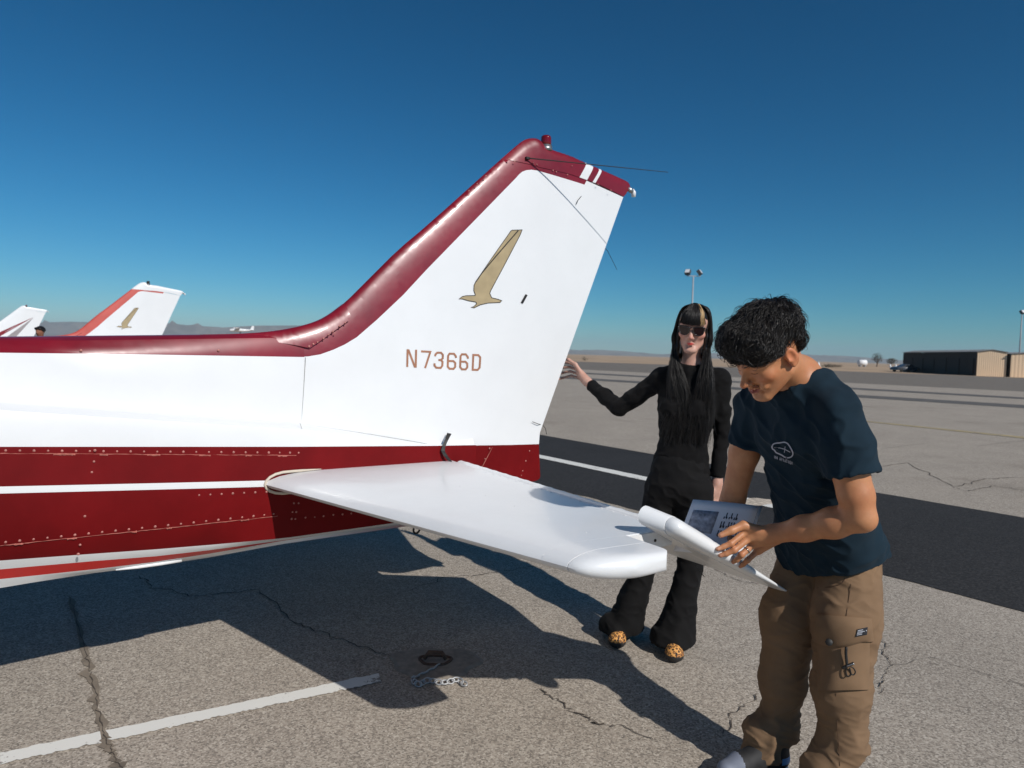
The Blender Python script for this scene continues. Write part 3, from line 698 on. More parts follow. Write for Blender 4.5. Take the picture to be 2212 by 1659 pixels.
def seam(pix, w, r=.0012): sm.tube([onw(x, y, w if not callable(w) else float(w(x, y))) for x, y in pix], r, 5)
seam([(660, 772), (656, 840), (651, 912)], .0535, .0015); sm.tube([side(x, y, -.012) for x, y in ((648, 914), (652, 926), (655, 940), (654, 965))], .0011, 5)
seam([(652, 914.8), (720, 925.5), (800, 938.3), (880, 951.5), (941, 962)], .0535, .0014)
hs = on_skin([(1240, 432), (1209, 500), (1131, 646), (1050, 792), (968, 940)]); 
sm.build('panel_seams', M_seam, plane)['kind'] = 'stuff'
# ventral strip and small lapped fairing under the red band
vf = MB(); P_ = [side(x, y, -.10) for x, y in ((250, 1231), (300, 1224.5), (350, 1217), (392, 1211))]; vf.tube(P_, [.003, .007, .008, .006], 8); vf.build('ventral_strip', M_white, plane, True)

# ---- wing, struts and wheels ahead of the frame -------------------------------
wg = [(w, airfoil_pts(-6.05 + .02 * w, -4.45 - .10 * max(0, w - 2.5), .10 * (1 - .06 * w), .012, 12, 2.27)) for w in (-5.5, -5.3, -2.6, 0, 2.6, 5.3, 5.5)]
loft('wing', wg, [M_white], 1)
for sgn in (1, -1):
    b = MB(); b.tube([(-5.5, -.5 * sgn, .75), (-5.45, -2.6 * sgn, 2.2)], .035, 8); b.build('wing_strut', M_white, plane, True)
    b = MB(); b.tube([(-4.95, -.4 * sgn, .62), (-4.9, -.95 * sgn, .34), (-4.9, -1.2 * sgn, .22)], [.035, .03, .028], 8); lg = b.build('landing_gear_leg', M_white, plane, True)
    b = MB(); b.tube([(-4.9 + .145 * math.cos(a), -1.28 * sgn, .205 + .145 * math.sin(a)) for a in np.linspace(0, 2 * math.pi, 25)[:-1]], .06, 8, closed=True); b.build('tyre', M_black, lg, True)
b = MB(); b.tube([(-7.2, 0, .75), (-7.15, 0, .3)], .03, 8); ng = b.build('nose_gear_leg', M_white, plane, True)
b = MB(); b.tube([(-7.15 + .125 * math.cos(a), 0, .18 + .125 * math.sin(a)) for a in np.linspace(0, 2 * math.pi, 25)[:-1]], .055, 8, closed=True); b.build('tyre', M_black, ng, True)
b = MB(); b.tube([(-8.02, 0, 1.1), (-8.2, 0, 1.1), (-8.32, 0, 1.1)], [.15, .12, .02], 14); b.build('spinner', M_maroon, plane, True)
# ================================================================== IMPLICIT SURFACES FOR PEOPLE
def vnoise(P, f, seed=0):
    P = np.asarray(P, np.float64) * f; i = np.floor(P).astype(np.int64); t = P - i; t = t * t * (3 - 2 * t); out = 0
    def hsh(x, y, z):
        n = (x * 374761393 + y * 668265263 + z * 2147483647 + seed * 974634777) & 0xffffffff
        n = ((n ^ (n >> 13)) * 1274126177) & 0xffffffff; return ((n ^ (n >> 16)) & 0xffff) / 32767.5 - 1
    for dx in (0, 1):
        for dy in (0, 1):
            for dz in (0, 1):
                w = (t[:, 0] if dx else 1 - t[:, 0]) * (t[:, 1] if dy else 1 - t[:, 1]) * (t[:, 2] if dz else 1 - t[:, 2])
                out = out + w * hsh(i[:, 0] + dx, i[:, 1] + dy, i[:, 2] + dz)
    return out
class SDF:
    def __init__(s, lo, hi, h):
        s.lo = np.array(lo, float); s.h = h; s.n = np.ceil((np.array(hi) - s.lo) / h).astype(int) + 1; s.d = np.full(s.n, .2, np.float32)
    def op(s, lo, hi, f, k, mode):
        mg = max(k, 3 * s.h) + s.h
        a = np.clip(np.floor((np.array(lo) - mg - s.lo) / s.h).astype(int), 0, s.n); b = np.clip(np.ceil((np.array(hi) + mg - s.lo) / s.h).astype(int) + 1, 0, s.n)
        if (b <= a).any(): return s
        sl = tuple(slice(x, y) for x, y in zip(a, b))
        X, Y, Z = [(s.lo[i] + s.h * np.arange(a[i], b[i])).astype(np.float32) for i in range(3)]
        v = f(X[:, None, None], Y[None, :, None], Z[None, None, :]); c = s.d[sl]
        if mode == 'u': hh = np.maximum(k - np.abs(c - v), 0) / k; s.d[sl] = np.minimum(c, v) - hh * hh * (k * .25)
        elif mode == 's': hh = np.maximum(k - np.abs(c + v), 0) / k; s.d[sl] = np.maximum(c, -v) + hh * hh * (k * .25)
        return s
    def cone(s, a, b, ra, rb, k=.01, mode='u', flat=None):
        a = np.array(a, float); b = np.array(b, float); ab = b - a; L2 = ab @ ab + 1e-12; rm = max(ra, rb)
        def f(X, Y, Z):
            x, y, z = X - a[0], Y - a[1], Z - a[2]
            t = np.clip((x * ab[0] + y * ab[1] + z * ab[2]) / L2, 0, 1)
            x, y, z = x - t * ab[0], y - t * ab[1], z - t * ab[2]; q = x * x + y * y + z * z
            if flat is not None:
                n, m = flat; c = x * n[0] + y * n[1] + z * n[2]; q = q + c * c * (1 / (m * m) - 1)
            return np.sqrt(q) - (ra + (rb - ra) * t)
        return s.op(np.minimum(a, b) - rm, np.maximum(a, b) + rm, f, k, mode)
    def chain(s, P, Rr, k=.01, mode='u', flat=None):
        for i in range(len(P) - 1): s.cone(P[i], P[i + 1], Rr[i], Rr[i + 1], k, mode, flat)
        return s
    def ell(s, c, r, M=None, k=.01, mode='u'):
        c = np.array(c, float); M = np.eye(3) if M is None else np.array(M); r = np.array(r, float); rm = np.sqrt(((M * r) ** 2).sum(1))
        def f(X, Y, Z):
            x, y, z = X - c[0], Y - c[1], Z - c[2]; q0 = 0; q1 = 0
            for i in range(3):
                w = x * M[0, i] + y * M[1, i] + z * M[2, i]; q0 = q0 + (w / r[i]) ** 2; q1 = q1 + (w / r[i] ** 2) ** 2
            k0 = np.sqrt(q0); return k0 * (k0 - 1) / (np.sqrt(q1) + 1e-9)
        return s.op(c - rm, c + rm, f, k, mode)
    def loft(s, A, B, u, tab, k=.01, mode='u', p=2.0):
        """tab rows: t, offset along u, offset along v, half size along u, half size along v"""
        A = np.array(A, float); B = np.array(B, float); ax = B - A; Ln = np.linalg.norm(ax); n = ax / Ln; u = np.array(u, float); u = u - n * (u @ n); u /= np.linalg.norm(u); v = np.cross(n, u)
        T = np.array(tab); rm = (np.abs(T[:, 1:3]).max(1) + T[:, 3:].max(1)).max(); lo = np.minimum(A + ax * T[0, 0], A + ax * T[-1, 0]) - rm; hi = np.maximum(A + ax * T[0, 0], A + ax * T[-1, 0]) + rm
        def f(X, Y, Z):
            x, y, z = X - A[0], Y - A[1], Z - A[2]; t = (x * n[0] + y * n[1] + z * n[2]) / Ln
            cu, cv, a, b = [np.interp(t, T[:, 0], T[:, i]) for i in (1, 2, 3, 4)]
            U = x * u[0] + y * u[1] + z * u[2] - cu; W = x * v[0] + y * v[1] + z * v[2] - cv
            d = ((np.abs(U / a) ** p + np.abs(W / b) ** p) ** (1 / p) - 1) * np.minimum(a, b)
            return np.maximum(d, np.maximum(T[0, 0] - t, t - T[-1, 0]) * Ln)
        return s.op(lo, hi, f, k, mode)
    def cut(s, p, n, mode='s'):
        """remove everything on the side the normal points to"""
        p = np.array(p, float); n = np.array(n, float); n /= np.linalg.norm(n)
        X, Y, Z = [(s.lo[i] + s.h * np.arange(s.n[i])).astype(np.float32) for i in range(3)]
        v = (X[:, None, None] - p[0]) * n[0] + (Y[None, :, None] - p[1]) * n[1] + (Z[None, None, :] - p[2]) * n[2]
        s.d = np.maximum(s.d, v.astype(np.float32)); return s
    def mesh(s):
        d = s.d; d[0] = d[-1] = .2; d[:, 0] = d[:, -1] = .2; d[:, :, 0] = d[:, :, -1] = .2
        ins = d < 0; c = np.zeros(s.n - 1, np.uint8); C8 = [(i, j, k) for i in (0, 1) for j in (0, 1) for k in (0, 1)]
        for i, j, k in C8: c += ins[i:s.n[0] - 1 + i, j:s.n[1] - 1 + j, k:s.n[2] - 1 + k]
        idx = np.argwhere((c > 0) & (c < 8)); n = s.n; lin = (idx[:, 0] * n[1] + idx[:, 1]) * n[2] + idx[:, 2]
        val = np.stack([d[idx[:, 0] + i, idx[:, 1] + j, idx[:, 2] + k] for i, j, k in C8], 1)
        pos = np.zeros((len(idx), 3)); cnt = np.zeros(len(idx))
        for a in range(8):
            for b in range(a + 1, 8):
                if sum(abs(x - y) for x, y in zip(C8[a], C8[b])) != 1: continue
                va, vb = val[:, a], val[:, b]; m = (va < 0) != (vb < 0); t = np.where(m, va / (va - vb + 1e-12), 0)[:, None]
                pos += np.where(m[:, None], np.array(C8[a]) + t * (np.array(C8[b]) - np.array(C8[a])), 0); cnt += m
        V = s.lo + s.h * (idx + pos / cnt[:, None]); F = []
        for ax in range(3):
            o = [0, 0, 0]; o[ax] = 1; A = ins[:n[0] - o[0], :n[1] - o[1], :n[2] - o[2]]; B = ins[o[0]:, o[1]:, o[2]:]
            e = np.argwhere(A != B); e = e[(e > 0).all(1)]; fl = A[e[:, 0], e[:, 1], e[:, 2]]
            b1, b2 = [(1, 2), (2, 0), (0, 1)][ax]; q = []
            for da, db in ((0, 0), (-1, 0), (-1, -1), (0, -1)):
                g = e.copy(); g[:, b1] += da; g[:, b2] += db; q.append(np.searchsorted(lin, (g[:, 0] * n[1] + g[:, 1]) * n[2] + g[:, 2]))
            q = np.stack(q, 1); q[~fl] = q[~fl][:, ::-1]; F.append(q)
        return V, np.concatenate(F)
def relax(V, F, it=2, lam=.5):
    for _ in range(it):
        S_ = np.zeros_like(V); c = np.zeros(len(V))
        for a, b in ((0, 1), (1, 2), (2, 3), (3, 0)):
            np.add.at(S_, F[:, a], V[F[:, b]]); np.add.at(c, F[:, a], 1); np.add.at(S_, F[:, b], V[F[:, a]]); np.add.at(c, F[:, b], 1)
        V = V + lam * (S_ / np.maximum(c, 1)[:, None] - V)
    return V
def vnormals(V, F):
    n = np.cross(V[F[:, 2]] - V[F[:, 0]], V[F[:, 3]] - V[F[:, 1]]); N_ = np.zeros_like(V)
    for i in range(4): np.add.at(N_, F[:, i], n)
    return N_ / (np.linalg.norm(N_, axis=1)[:, None] + 1e-12)
def sdf_obj(name, S_, mats, parent, it=2, disp=None, lam=.5):
    V, F = S_.mesh(); V = relax(V, F, it, lam)
    if disp is not None: V = V + vnormals(V, F) * disp(V)[:, None]
    o = npmesh(name, V, F, parent, mats); o['_'] = 0; del o['_']
    return o, V, F
def frame(yaw, pitch, roll):
    f = np.array([math.cos(pitch) * math.cos(yaw), math.cos(pitch) * math.sin(yaw), math.sin(pitch)]); l = np.cross([0, 0, 1.], f); l /= np.linalg.norm(l); u = np.cross(f, l)
    return np.stack([l * math.cos(roll) + u * math.sin(roll), f, -l * math.sin(roll) + u * math.cos(roll)], 1)
def set_color(o, fn, name='tint'):
    me = o.data; co = np.zeros(len(me.vertices) * 3, np.float32); me.vertices.foreach_get('co', co); c = fn(co.reshape(-1, 3).astype(float))
    at_ = me.color_attributes.new(name, 'FLOAT_COLOR', 'POINT'); at_.data.foreach_set('color', np.concatenate([c, np.ones((len(c), 1))], 1).astype(np.float32).ravel())
def strands(name, P, r0, r1, mats, parent, sides=3):
    """P (n,k,3) hair locks -> one mesh of thin tapered tubes"""
    P = np.asarray(P, float); n, k, _ = P.shape; T = np.gradient(P, axis=1); T /= np.linalg.norm(T, axis=2)[..., None] + 1e-9
    ref = rng.normal(0, 1, (n, 1, 3)); U = ref - (ref * T).sum(2)[..., None] * T; U /= np.linalg.norm(U, axis=2)[..., None] + 1e-9; W = np.cross(T, U)
    r0 = np.broadcast_to(np.asarray(r0), (n,)); r1 = np.broadcast_to(np.asarray(r1), (n,))
    tt = np.linspace(0, 1, k)[None, :]; rad = (r0[:, None] * (1 - tt ** 1.5) + r1[:, None] * tt ** 1.5)[..., None]; V = []
    for j in range(sides): a = 2 * math.pi * j / sides; V.append(P + (U * math.cos(a) + W * math.sin(a)) * rad)
    V = np.stack(V, 2).reshape(-1, 3); b = (np.arange(n)[:, None, None] * k + np.arange(k - 1)[None, :, None]) * sides; j = np.arange(sides)[None, None, :]; j2 = (j + 1) % sides
    F = np.stack([b + j, b + j2, b + sides + j2, b + sides + j], -1).reshape(-1, 4)
    return npmesh(name, V, F, parent, mats)
def bez(P, k):
    """smooth curve through guide points: (m,3) -> (k,3)"""
    P = np.asarray(P, float); t = np.linspace(0, len(P) - 1, k); i = np.clip(t.astype(int), 0, len(P) - 2); u = (t - i)[:, None]
    g = np.gradient(P, axis=0); a, b, m0, m1 = P[i], P[i + 1], g[i], g[i + 1]
    return (2 * u ** 3 - 3 * u ** 2 + 1) * a + (u ** 3 - 2 * u ** 2 + u) * m0 + (-2 * u ** 3 + 3 * u ** 2) * b + (u ** 3 - u ** 2) * m1

def skin_mat(name, base, rough=.48):
    m = mat(name, base, rough, spec=.4, sss=.12); a = N(m, 'ShaderNodeVertexColor'); a.layer_name = 'tint'
    n = noise(m, 55, 4); mr = N(m, 'ShaderNodeMapRange'); mr.inputs['To Min'].default_value = .88; mr.inputs['To Max'].default_value = 1.12; L(m, n.outputs['Fac'], mr.inputs['Value'])
    nb_ = noise(m, 16, 5, .65); rb_ = ramp(m, [(.35, (1.0, 1.0, 1.0)), (.65, (.90, .80, .78))]); L(m, nb_.outputs['Fac'], rb_.inputs[0]); vm_ = N(m, 'ShaderNodeVectorMath', operation='MULTIPLY'); L(m, a.outputs['Color'], vm_.inputs[0]); L(m, rb_.outputs[0], vm_.inputs[1])
    sc = N(m, 'ShaderNodeVectorMath', operation='SCALE'); L(m, vm_.outputs[0], sc.inputs[0]); L(m, mr.outputs[0], sc.inputs['Scale']); L(m, sc.outputs[0], bsdf(m).inputs['Base Color'])
    n2 = noise(m, 420, 2); bump(m, n2.outputs['Fac'], .12, .001); return m
def cloth_mat(name, col, rough=.9, weave=900, bstr=.15, amt=.15, sheen=.03):
    m = vmat(name, col, rough, amt, 9); bsdf(m).inputs['Sheen Weight'].default_value = sheen; bsdf(m).inputs['Specular IOR Level'].default_value = .1
    w = noise(m, weave, 2); bump(m, w.outputs['Fac'], bstr, .0015); return m
M_hair = mat('black_hair', (.011, .008, .006), .42, spec=.45)
M_blond = mat('blond_hair', (.52, .34, .16), .45, spec=.4)
M_brow = mat('dark_brow', (.02, .014, .010), .6)

def head_sdf(S_, O, M, sc=1.0, female=False, open_mouth=False, ears=(1, -1)):
    q = lambda x, y, z: O + M @ (np.array([x, y, z], float) * sc)
    E = lambda c, r, k=.012, mode='u', rot=None: S_.ell(q(*c), np.array(r) * sc, M if rot is None else M @ rot, k, mode)
    K = lambda a, b, ra, rb, k=.012, mode='u': S_.cone(q(*a), q(*b), ra * sc, rb * sc, k, mode)
    jw = .84 if female else .97
    E((0, -.018, .038), (.074, .094, .082)); E((0, .022, -.02), (.064 * jw, .068, .078), .03)
    for s in (1, -1):
        K((s * .056 * jw, -.005, -.055), (s * .022 * jw, .066, -.102), .018, .015, .03)
        E((s * .043, .056, -.026), (.022, .020, .017), .025); K((s * .012, .082, .019), (s * .046, .066, .019), .010, .009, .02)
    E((0, .074, -.104), (.021, .017, .014), .02)
    # forehead
    E((0, .04, .045), (.058, .05, .045), .03)
    # eye sockets, lids
    for s in (1, -1):
        E((s * .032, .094, .000), (.017, .012, .010), .014, 's'); E((s * .031, .0735, -.001), (.0135, .0125, .0115), .004)
        K((s * .017, .083, -.003), (s * .045, .074, -.002), .0030, .0026, .006)
    # nose
    K((0, .086, .004), (0, .108, -.034), .0075, .0105, .012); E((0, .112, -.037), (.0105, .0105, .009), .008)
    for s in (1, -1): E((s * .0115, .099, -.041), (.0075, .0095, .0075), .006); E((s * .006, .107, -.047), (.0035, .005, .003), .003, 's')
    K((0, .093, -.048), (0, .092, -.058), .006, .005, .012)
    # lips
    for s in (1, -1):
        if open_mouth:
            K((0, .0955, -.0615), (s * .016, .0895, -.0620), .0052, .0042, .006); K((s * .016, .0895, -.0620), (s * .029, .0785, -.0605), .0042, .0028, .006); K((0, .0945, -.0770), (s * .015, .0885, -.0745), .0064, .0052, .006); K((s * .015, .0885, -.0745), (s * .028, .0785, -.0640), .0050, .0030, .006); E((s * .036, .072, -.058), (.007, .008, .012), .012)
        else:
            K((0, .0955, -.0635), (s * .021, .084, -.066), .0055, .0032, .005); K((0, .0945, -.0745), (s * .018, .0845, -.0715), .0066, .0034, .005)
    if open_mouth:
        for s in (1, -1): K((0, .1, -.0690), (s * .015, .0925, -.0680), .0050, .0046, .003, 's'); K((s * .015, .0925, -.0680), (s * .026, .083, -.0625), .0046, .0022, .003, 's')
    else:
        for s in (1, -1): K((0, .1015, -.0688), (s * .019, .090, -.069), .0016, .0012, .003, 's')
    E((0, .094, -.088), (.016, .010, .006), .012, 's')
    for s in ears:
        a = R(14) * s; c, sn = math.cos(a), math.sin(a); Rz = np.array([[c, -sn, 0], [sn, c, 0], [0, 0, 1.]]); b = R(-12); Rx = np.array([[1, 0, 0], [0, math.cos(b), -math.sin(b)], [0, math.sin(b), math.cos(b)]])
        E((s * .080, -.017, -.006), (.010, .019, .033), .005, 'u', Rz @ Rx); E((s * .090, -.012, .000), (.008, .011, .019), .003, 's', Rz @ Rx); E((s * .084, -.002, -.012), (.004, .005, .006), .003); E((s * .083, -.012, -.032), (.006, .008, .008), .004)
    return q
def tint_head(base, lip, blush=.0, wide=False):
    def fn(V, O, M, sc):
        p = ((V - O) @ M) / sc; c = np.tile(np.array(base, float), (len(V), 1))
        def blob(cx, cy, cz, rx, ry, rz): return np.exp(-(((p[:, 0] - cx) / rx) ** 2 + ((p[:, 1] - cy) / ry) ** 2 + ((p[:, 2] - cz) / rz) ** 2))
        lx = .026 if wide else .0185; w = np.clip(blob(0, .092, -.069 + (.09 * p[:, 0] ** 2 * 40 / 10 if wide else 0), lx, .022, .0095 if wide else .0075) * 2.4 - .5, 0, 1)[:, None]; c = c * (1 - w) + np.array(lip) * w
        red = (blob(.045, .06, -.03, .025, .03, .022) + blob(-.045, .06, -.03, .025, .03, .022) + blob(0, .115, -.038, .016, .014, .014) + blob(.085, -.015, -.0, .02, .03, .035) + blob(-.085, -.015, 0, .02, .03, .035))[:, None]
        c = c * (1 + red * blush * np.array([.10, -.16, -.18])); return c
    return fn
# ================================================================== THE MAN
man = empty('person', (1.0, 2.2, 0)); tag(man, 'young man in navy T-shirt and brown cargo trousers bending over the elevator tip', 'person')
bpy.context.view_layer.update()
def child(o, root):
    o.parent = root; o.matrix_parent_inverse = Matrix.Translation(-Vector(root.location)); return o
A = lambda x, y, Y: at(x, y, Y)
M_skin = skin_mat('tan_skin', (.50, .235, .115)); M_navy = cloth_mat('navy_jersey', (.0115, .0245, .0365), .9, 1200, .12, .12)
M_khaki = cloth_mat('brown_cargo_cotton', (.205, .128, .074), .8, 700, .15, .12)
hy, hp, hr_ = R(196.6), R(-35.9), R(-9.7); HM = frame(hy, hp, hr_); HO = A(1656, 764, 2.02)
neckb = A(1722, 815, 2.10); chest = A(1748, 935, 2.15); waist = A(1778, 1060, 2.31); pelv = A(1798, 1152, 2.36)
shL, shR = A(1808, 888, 1.98), A(1634, 874, 2.29); elL, wrL = A(1860, 1118, 1.93), A(1676, 1153, 2.11)
elR, wrR = A(1584, 1075, 2.40), A(1560, 1150, 2.44)
hpL, hpR = A(1838, 1180, 2.27), A(1748, 1180, 2.42); knL, knR = A(1818, 1480, 2.18), A(1688, 1475, 2.36)
anL = np.array([1.05, 2.17, .085]); anR = np.array([.905, 2.34, .085])
leftv = shL - shR; leftv[2] = 0; leftv /= np.linalg.norm(leftv); front = np.array([leftv[1], -leftv[0], 0]) * 1.0
front = np.array([-abs(leftv[1]), -abs(leftv[0]), 0]); front /= np.linalg.norm(front)
def HW(px, py, off):  # point beside the elevator tip, off metres outboard of it
    return glob(onw(px, py, 1.70 + off))
S_ = SDF((.45, 1.70, .02), (1.40, 2.70, 1.68), .0036)
q = head_sdf(S_, HO, HM, 1.0, open_mouth=True)
S_.chain([q(0, -.045, -.02), q(0, -.042, -.075), neckb, chest], [.050, .050, .060, .10], .022)
S_.chain([chest, waist, pelv], [.10, .10, .10], .05); S_.chain([neckb, shL], [.05, .05], .04); S_.chain([neckb, shR], [.05, .05], .04)
S_.chain([pelv, hpL, A(1816, 1485, 2.18), A(1822, 1600, 2.17), anL], [.07, .05, .035, .03, .028], .02); S_.chain([pelv, hpR, A(1690, 1475, 2.37), A(1680, 1570, 2.36), anR + np.array([.02, 0, .03])], [.07, .05, .035, .026, .026], .02)
def lerp(a, b, t): return np.array(a) * (1 - t) + np.array(b) * t
# arms with biceps, elbow and forearm bulk
S_.chain([shL, lerp(shL, elL, .45), lerp(shL, elL, .8), elL], [.056, .054, .046, .037], .02)
S_.cone(lerp(shL, elL, .45) + front * .018, lerp(shL, elL, .78) + front * .012, .038, .030, .02)
S_.chain([elL, lerp(elL, wrL, .3), lerp(elL, wrL, .65), wrL], [.037, .042, .036, .0285], .025); S_.cone(elL, elL + (elL - wrL) * .05 + np.array([0, 0, -.010]), .026, .022, .02)
S_.chain([shR, lerp(shR, elR, .5), elR, lerp(elR, wrR, .4), wrR], [.055, .049, .040, .042, .028], .02)
# left hand on the elevator tip
mcp = [HW(1611, 1148, .040), HW(1619, 1162, .048), HW(1627, 1176, .046), HW(1637, 1190, .038)]
pip = [HW(1579, 1174, .028), HW(1586, 1188, .032), HW(1602, 1198, .034), HW(1615, 1210, .028)]
dip = [HW(1563, 1181, .016), HW(1569, 1196, .016), HW(1592, 1209, .018), HW(1606, 1219, .014)]
tipf = [HW(1550, 1186, .008), HW(1556, 1200, .004), HW(1584, 1214, .004), HW(1599, 1224, .002)]
pb = lerp(wrL, (mcp[1] + mcp[2]) / 2, .15); nrm = np.cross(mcp[0] - wrL, mcp[3] - wrL); nrm /= np.linalg.norm(nrm)
for i in range(4):
    rt = lerp(wrL, (mcp[1] + mcp[2]) / 2, .12) + (mcp[i] - (mcp[1] + mcp[2]) / 2) * .45
    S_.cone(rt, mcp[i], .0175, .0125, .014)
    S_.cone(lerp(rt, mcp[i], .9) , mcp[i], .0125, .0122, .006)
S_.cone(wrL, lerp(wrL, (mcp[1] + mcp[2]) / 2, .6), .027, .022, .02, flat=(nrm, .75))
th = [lerp(wrL, mcp[0], .25), HW(1606, 1134.5, .040), HW(1580, 1146, .026), HW(1557, 1156, .010)]
S_.chain(th, [.017, .0135, .0118, .0090], .008)
for i in range(4):
    r = (.0096, .0100, .0096, .0086)[i]
    S_.chain([mcp[i], pip[i], dip[i], tipf[i]], [r * 1.12, r, r * .9, r * .74], .0035); S_.ell(pip[i], (r * 1.06,) * 3, None, .004)
# right hand holding the sheet (mostly hidden behind it)
rk = [A(1540 + 9 * i, 1172 + 3 * i, 2.33) for i in range(4)]; rt_ = [A(1524 + 10 * i, 1186 + 3 * i, 2.28) for i in range(4)]; rm = [A(1530 + 9 * i, 1188 + 3 * i, 2.32) for i in range(4)]
S_.cone(wrR, A(1553, 1168, 2.37), .026, .026, .02, flat=((0, 1, 0), .7))
for i in range(4): S_.cone(A(1553, 1160, 2.37), rk[i], .016, .011, .012); S_.chain([rk[i], rm[i], rt_[i]], [.0098, .009, .0075], .0035)
S_.chain([A(1560, 1155, 2.38), A(1578, 1156, 2.33), A(1577, 1168, 2.27)], [.014, .0115, .0085], .008)
fnh = tint_head((.52, .238, .112), (.36, .10, .075), .9, True)
body, BV, BF = sdf_obj('body', S_, [M_skin], None, 1)
child(body, man)
def mcol(V):
    c = fnh(V, HO, HM, 1.0)
    for tp_, dr in zip(tipf + [th[-1]], [tipf[i] - dip[i] for i in range(4)] + [th[-1] - th[-2]]):
        w = np.clip(1.4 * np.exp(-((V - (tp_ + nrm * 0)) ** 2).sum(1) / .009 ** 2), 0, 1)[:, None]; c = c * (1 - w * .6) + np.array([.56, .28, .20]) * w * .6
    for kn in mcp + pip:
        w = np.exp(-((V - kn) ** 2).sum(1) / .012 ** 2)[:, None]; c = c * (1 + w * np.array([.0, -.12, -.14]))
    return c
set_color(body, mcol)
# ring, brows, lashes
def torus(mb, c, ax, Rr, r, n=20, m=6):
    ax = Vector(ax).normalized(); u = ax.orthogonal().normalized(); v = ax.cross(u); c = Vector(c)
    mb.tube([c + (u * math.cos(t) + v * math.sin(t)) * Rr for t in np.linspace(0, 2 * math.pi, n + 1)[:-1]], r, m, closed=True)
b = MB(); torus(b, lerp(mcp[2], pip[2], .55), pip[2] - mcp[2], .0112, .0014); child(b.build('ring', vmat('silver_ring', (.75, .72, .66), .2, .05, 50, metal=1.0), None, True), man)
b = MB()
for s in (1, -1):
    for k in range(11):
        t = k / 10; b.tube([q(s * (.014 + .030 * t), .0945 - .020 * t * t, .0165 + .005 * math.sin(t * 3)), q(s * (.019 + .031 * t), .0945 - .021 * t * t, .0205 + .004 * math.sin(t * 3))], [.0022, .0008], 4)
    b.tube([q(s * .019, .0850, -.0065), q(s * .027, .0868, -.0080), q(s * .036, .0850, -.0078), q(s * .044, .0790, -.0050)], [.0004, .0006, .0006, .0004], 5)
child(b.build('brows_and_lashes', M_brow, None, True), man)['kind'] = 'stuff'
b = MB(); b.tube([q(-.016, .0790, -.0645), q(0, .0865, -.0655), q(.016, .0790, -.0645)], [.0014, .0030, .0014], 6); child(b.build('teeth', mat('teeth', (.75, .70, .62), .3), None, True), man)

# ---- hair
HS = SDF(HO - .24, HO + .24, .0045)
hE = lambda c, r, k=.03: HS.ell(q(*c), r, HM, k)
hE((0, -.030, .074), (.089, .104, .074)); hE((0, .050, .082), (.082, .062, .052)); hE((.01, .080, .066), (.066, .028, .026)); hE((0, -.085, .025), (.066, .038, .058)); hE((.045, .042, .066), (.044, .052, .042)); hE((-.045, .042, .066), (.044, .052, .042))
for s in (1, -1): hE((s * .068, .012, .052), (.014, .035, .024), .02)
hd = lambda V: .008 * vnoise(V, 26, 3) + .005 * vnoise(V, 60, 4)
hair, HV, HF = sdf_obj('hair', HS, [M_hair], None, 1, hd); child(hair, man)
HN = vnormals(HV, HF); kd = kdtree.KDTree(len(HV))
for i, v in enumerate(HV): kd.insert(Vector(v), i)
kd.balance()
pl = (HV - HO) @ HM; crown = np.array([-.01, -.085, .125])
sel = rng.choice(np.where((pl[:, 2] > -.02) & ~((pl[:, 2] < .035) & (np.abs(pl[:, 0]) > .055) & (pl[:, 1] > -.06) & (pl[:, 1] < .04)))[0], 4600); PP = []
for i in sel:
    p = HV[i].copy(); l0 = (p - HO) @ HM; fl = l0 - crown; fl = fl * np.array([.8, 1.1, 1.0]) + np.array([.01, .02, 0]); fl /= np.linalg.norm(fl) + 1e-9
    d = HM @ (fl + rng.normal(0, .28, 3)); path = [p - HN[i] * .006]; ln = rng.uniform(.035, .07); ph = rng.uniform(0, 6.28); lift = rng.uniform(.0, .010) + (.012 if rng.random() < .08 else 0)
    for k in range(1, 8):
        _, j, _ = kd.find(Vector(path[-1])); n = HN[j]; d = d - n * (d @ n); d /= np.linalg.norm(d) + 1e-9; sd = np.cross(n, d)
        d2 = d + sd * .30 * math.sin(ph + k * .7) + np.array([0, 0, -.10]); d2 /= np.linalg.norm(d2)
        pt = path[-1] + d2 * ln / 7; _, j, ds = kd.find(Vector(pt)); tgt = HV[j] + HN[j] * (lift * math.sin(k / 7 * 2.6) + .0015); pt = pt * .35 + (pt + HN[j] * ((tgt - pt) @ HN[j])) * .65; path.append(pt)
    path = np.array(path); lc_ = (path - HO) @ HM; lim = np.where(lc_[:, 1] > -.035, .026 + .006 * np.clip((lc_[:, 1] - .06) / .04, -1, 0) + rng.uniform(-.008, .008), -.05); lc_[:, 2] = np.maximum(lc_[:, 2], lim); PP.append(HO + lc_ @ HM.T)
child(strands('hair_locks', np.array(PP), rng.uniform(.0005, .0014, len(PP)), .0002, [M_hair], None), man)['kind'] = 'stuff'

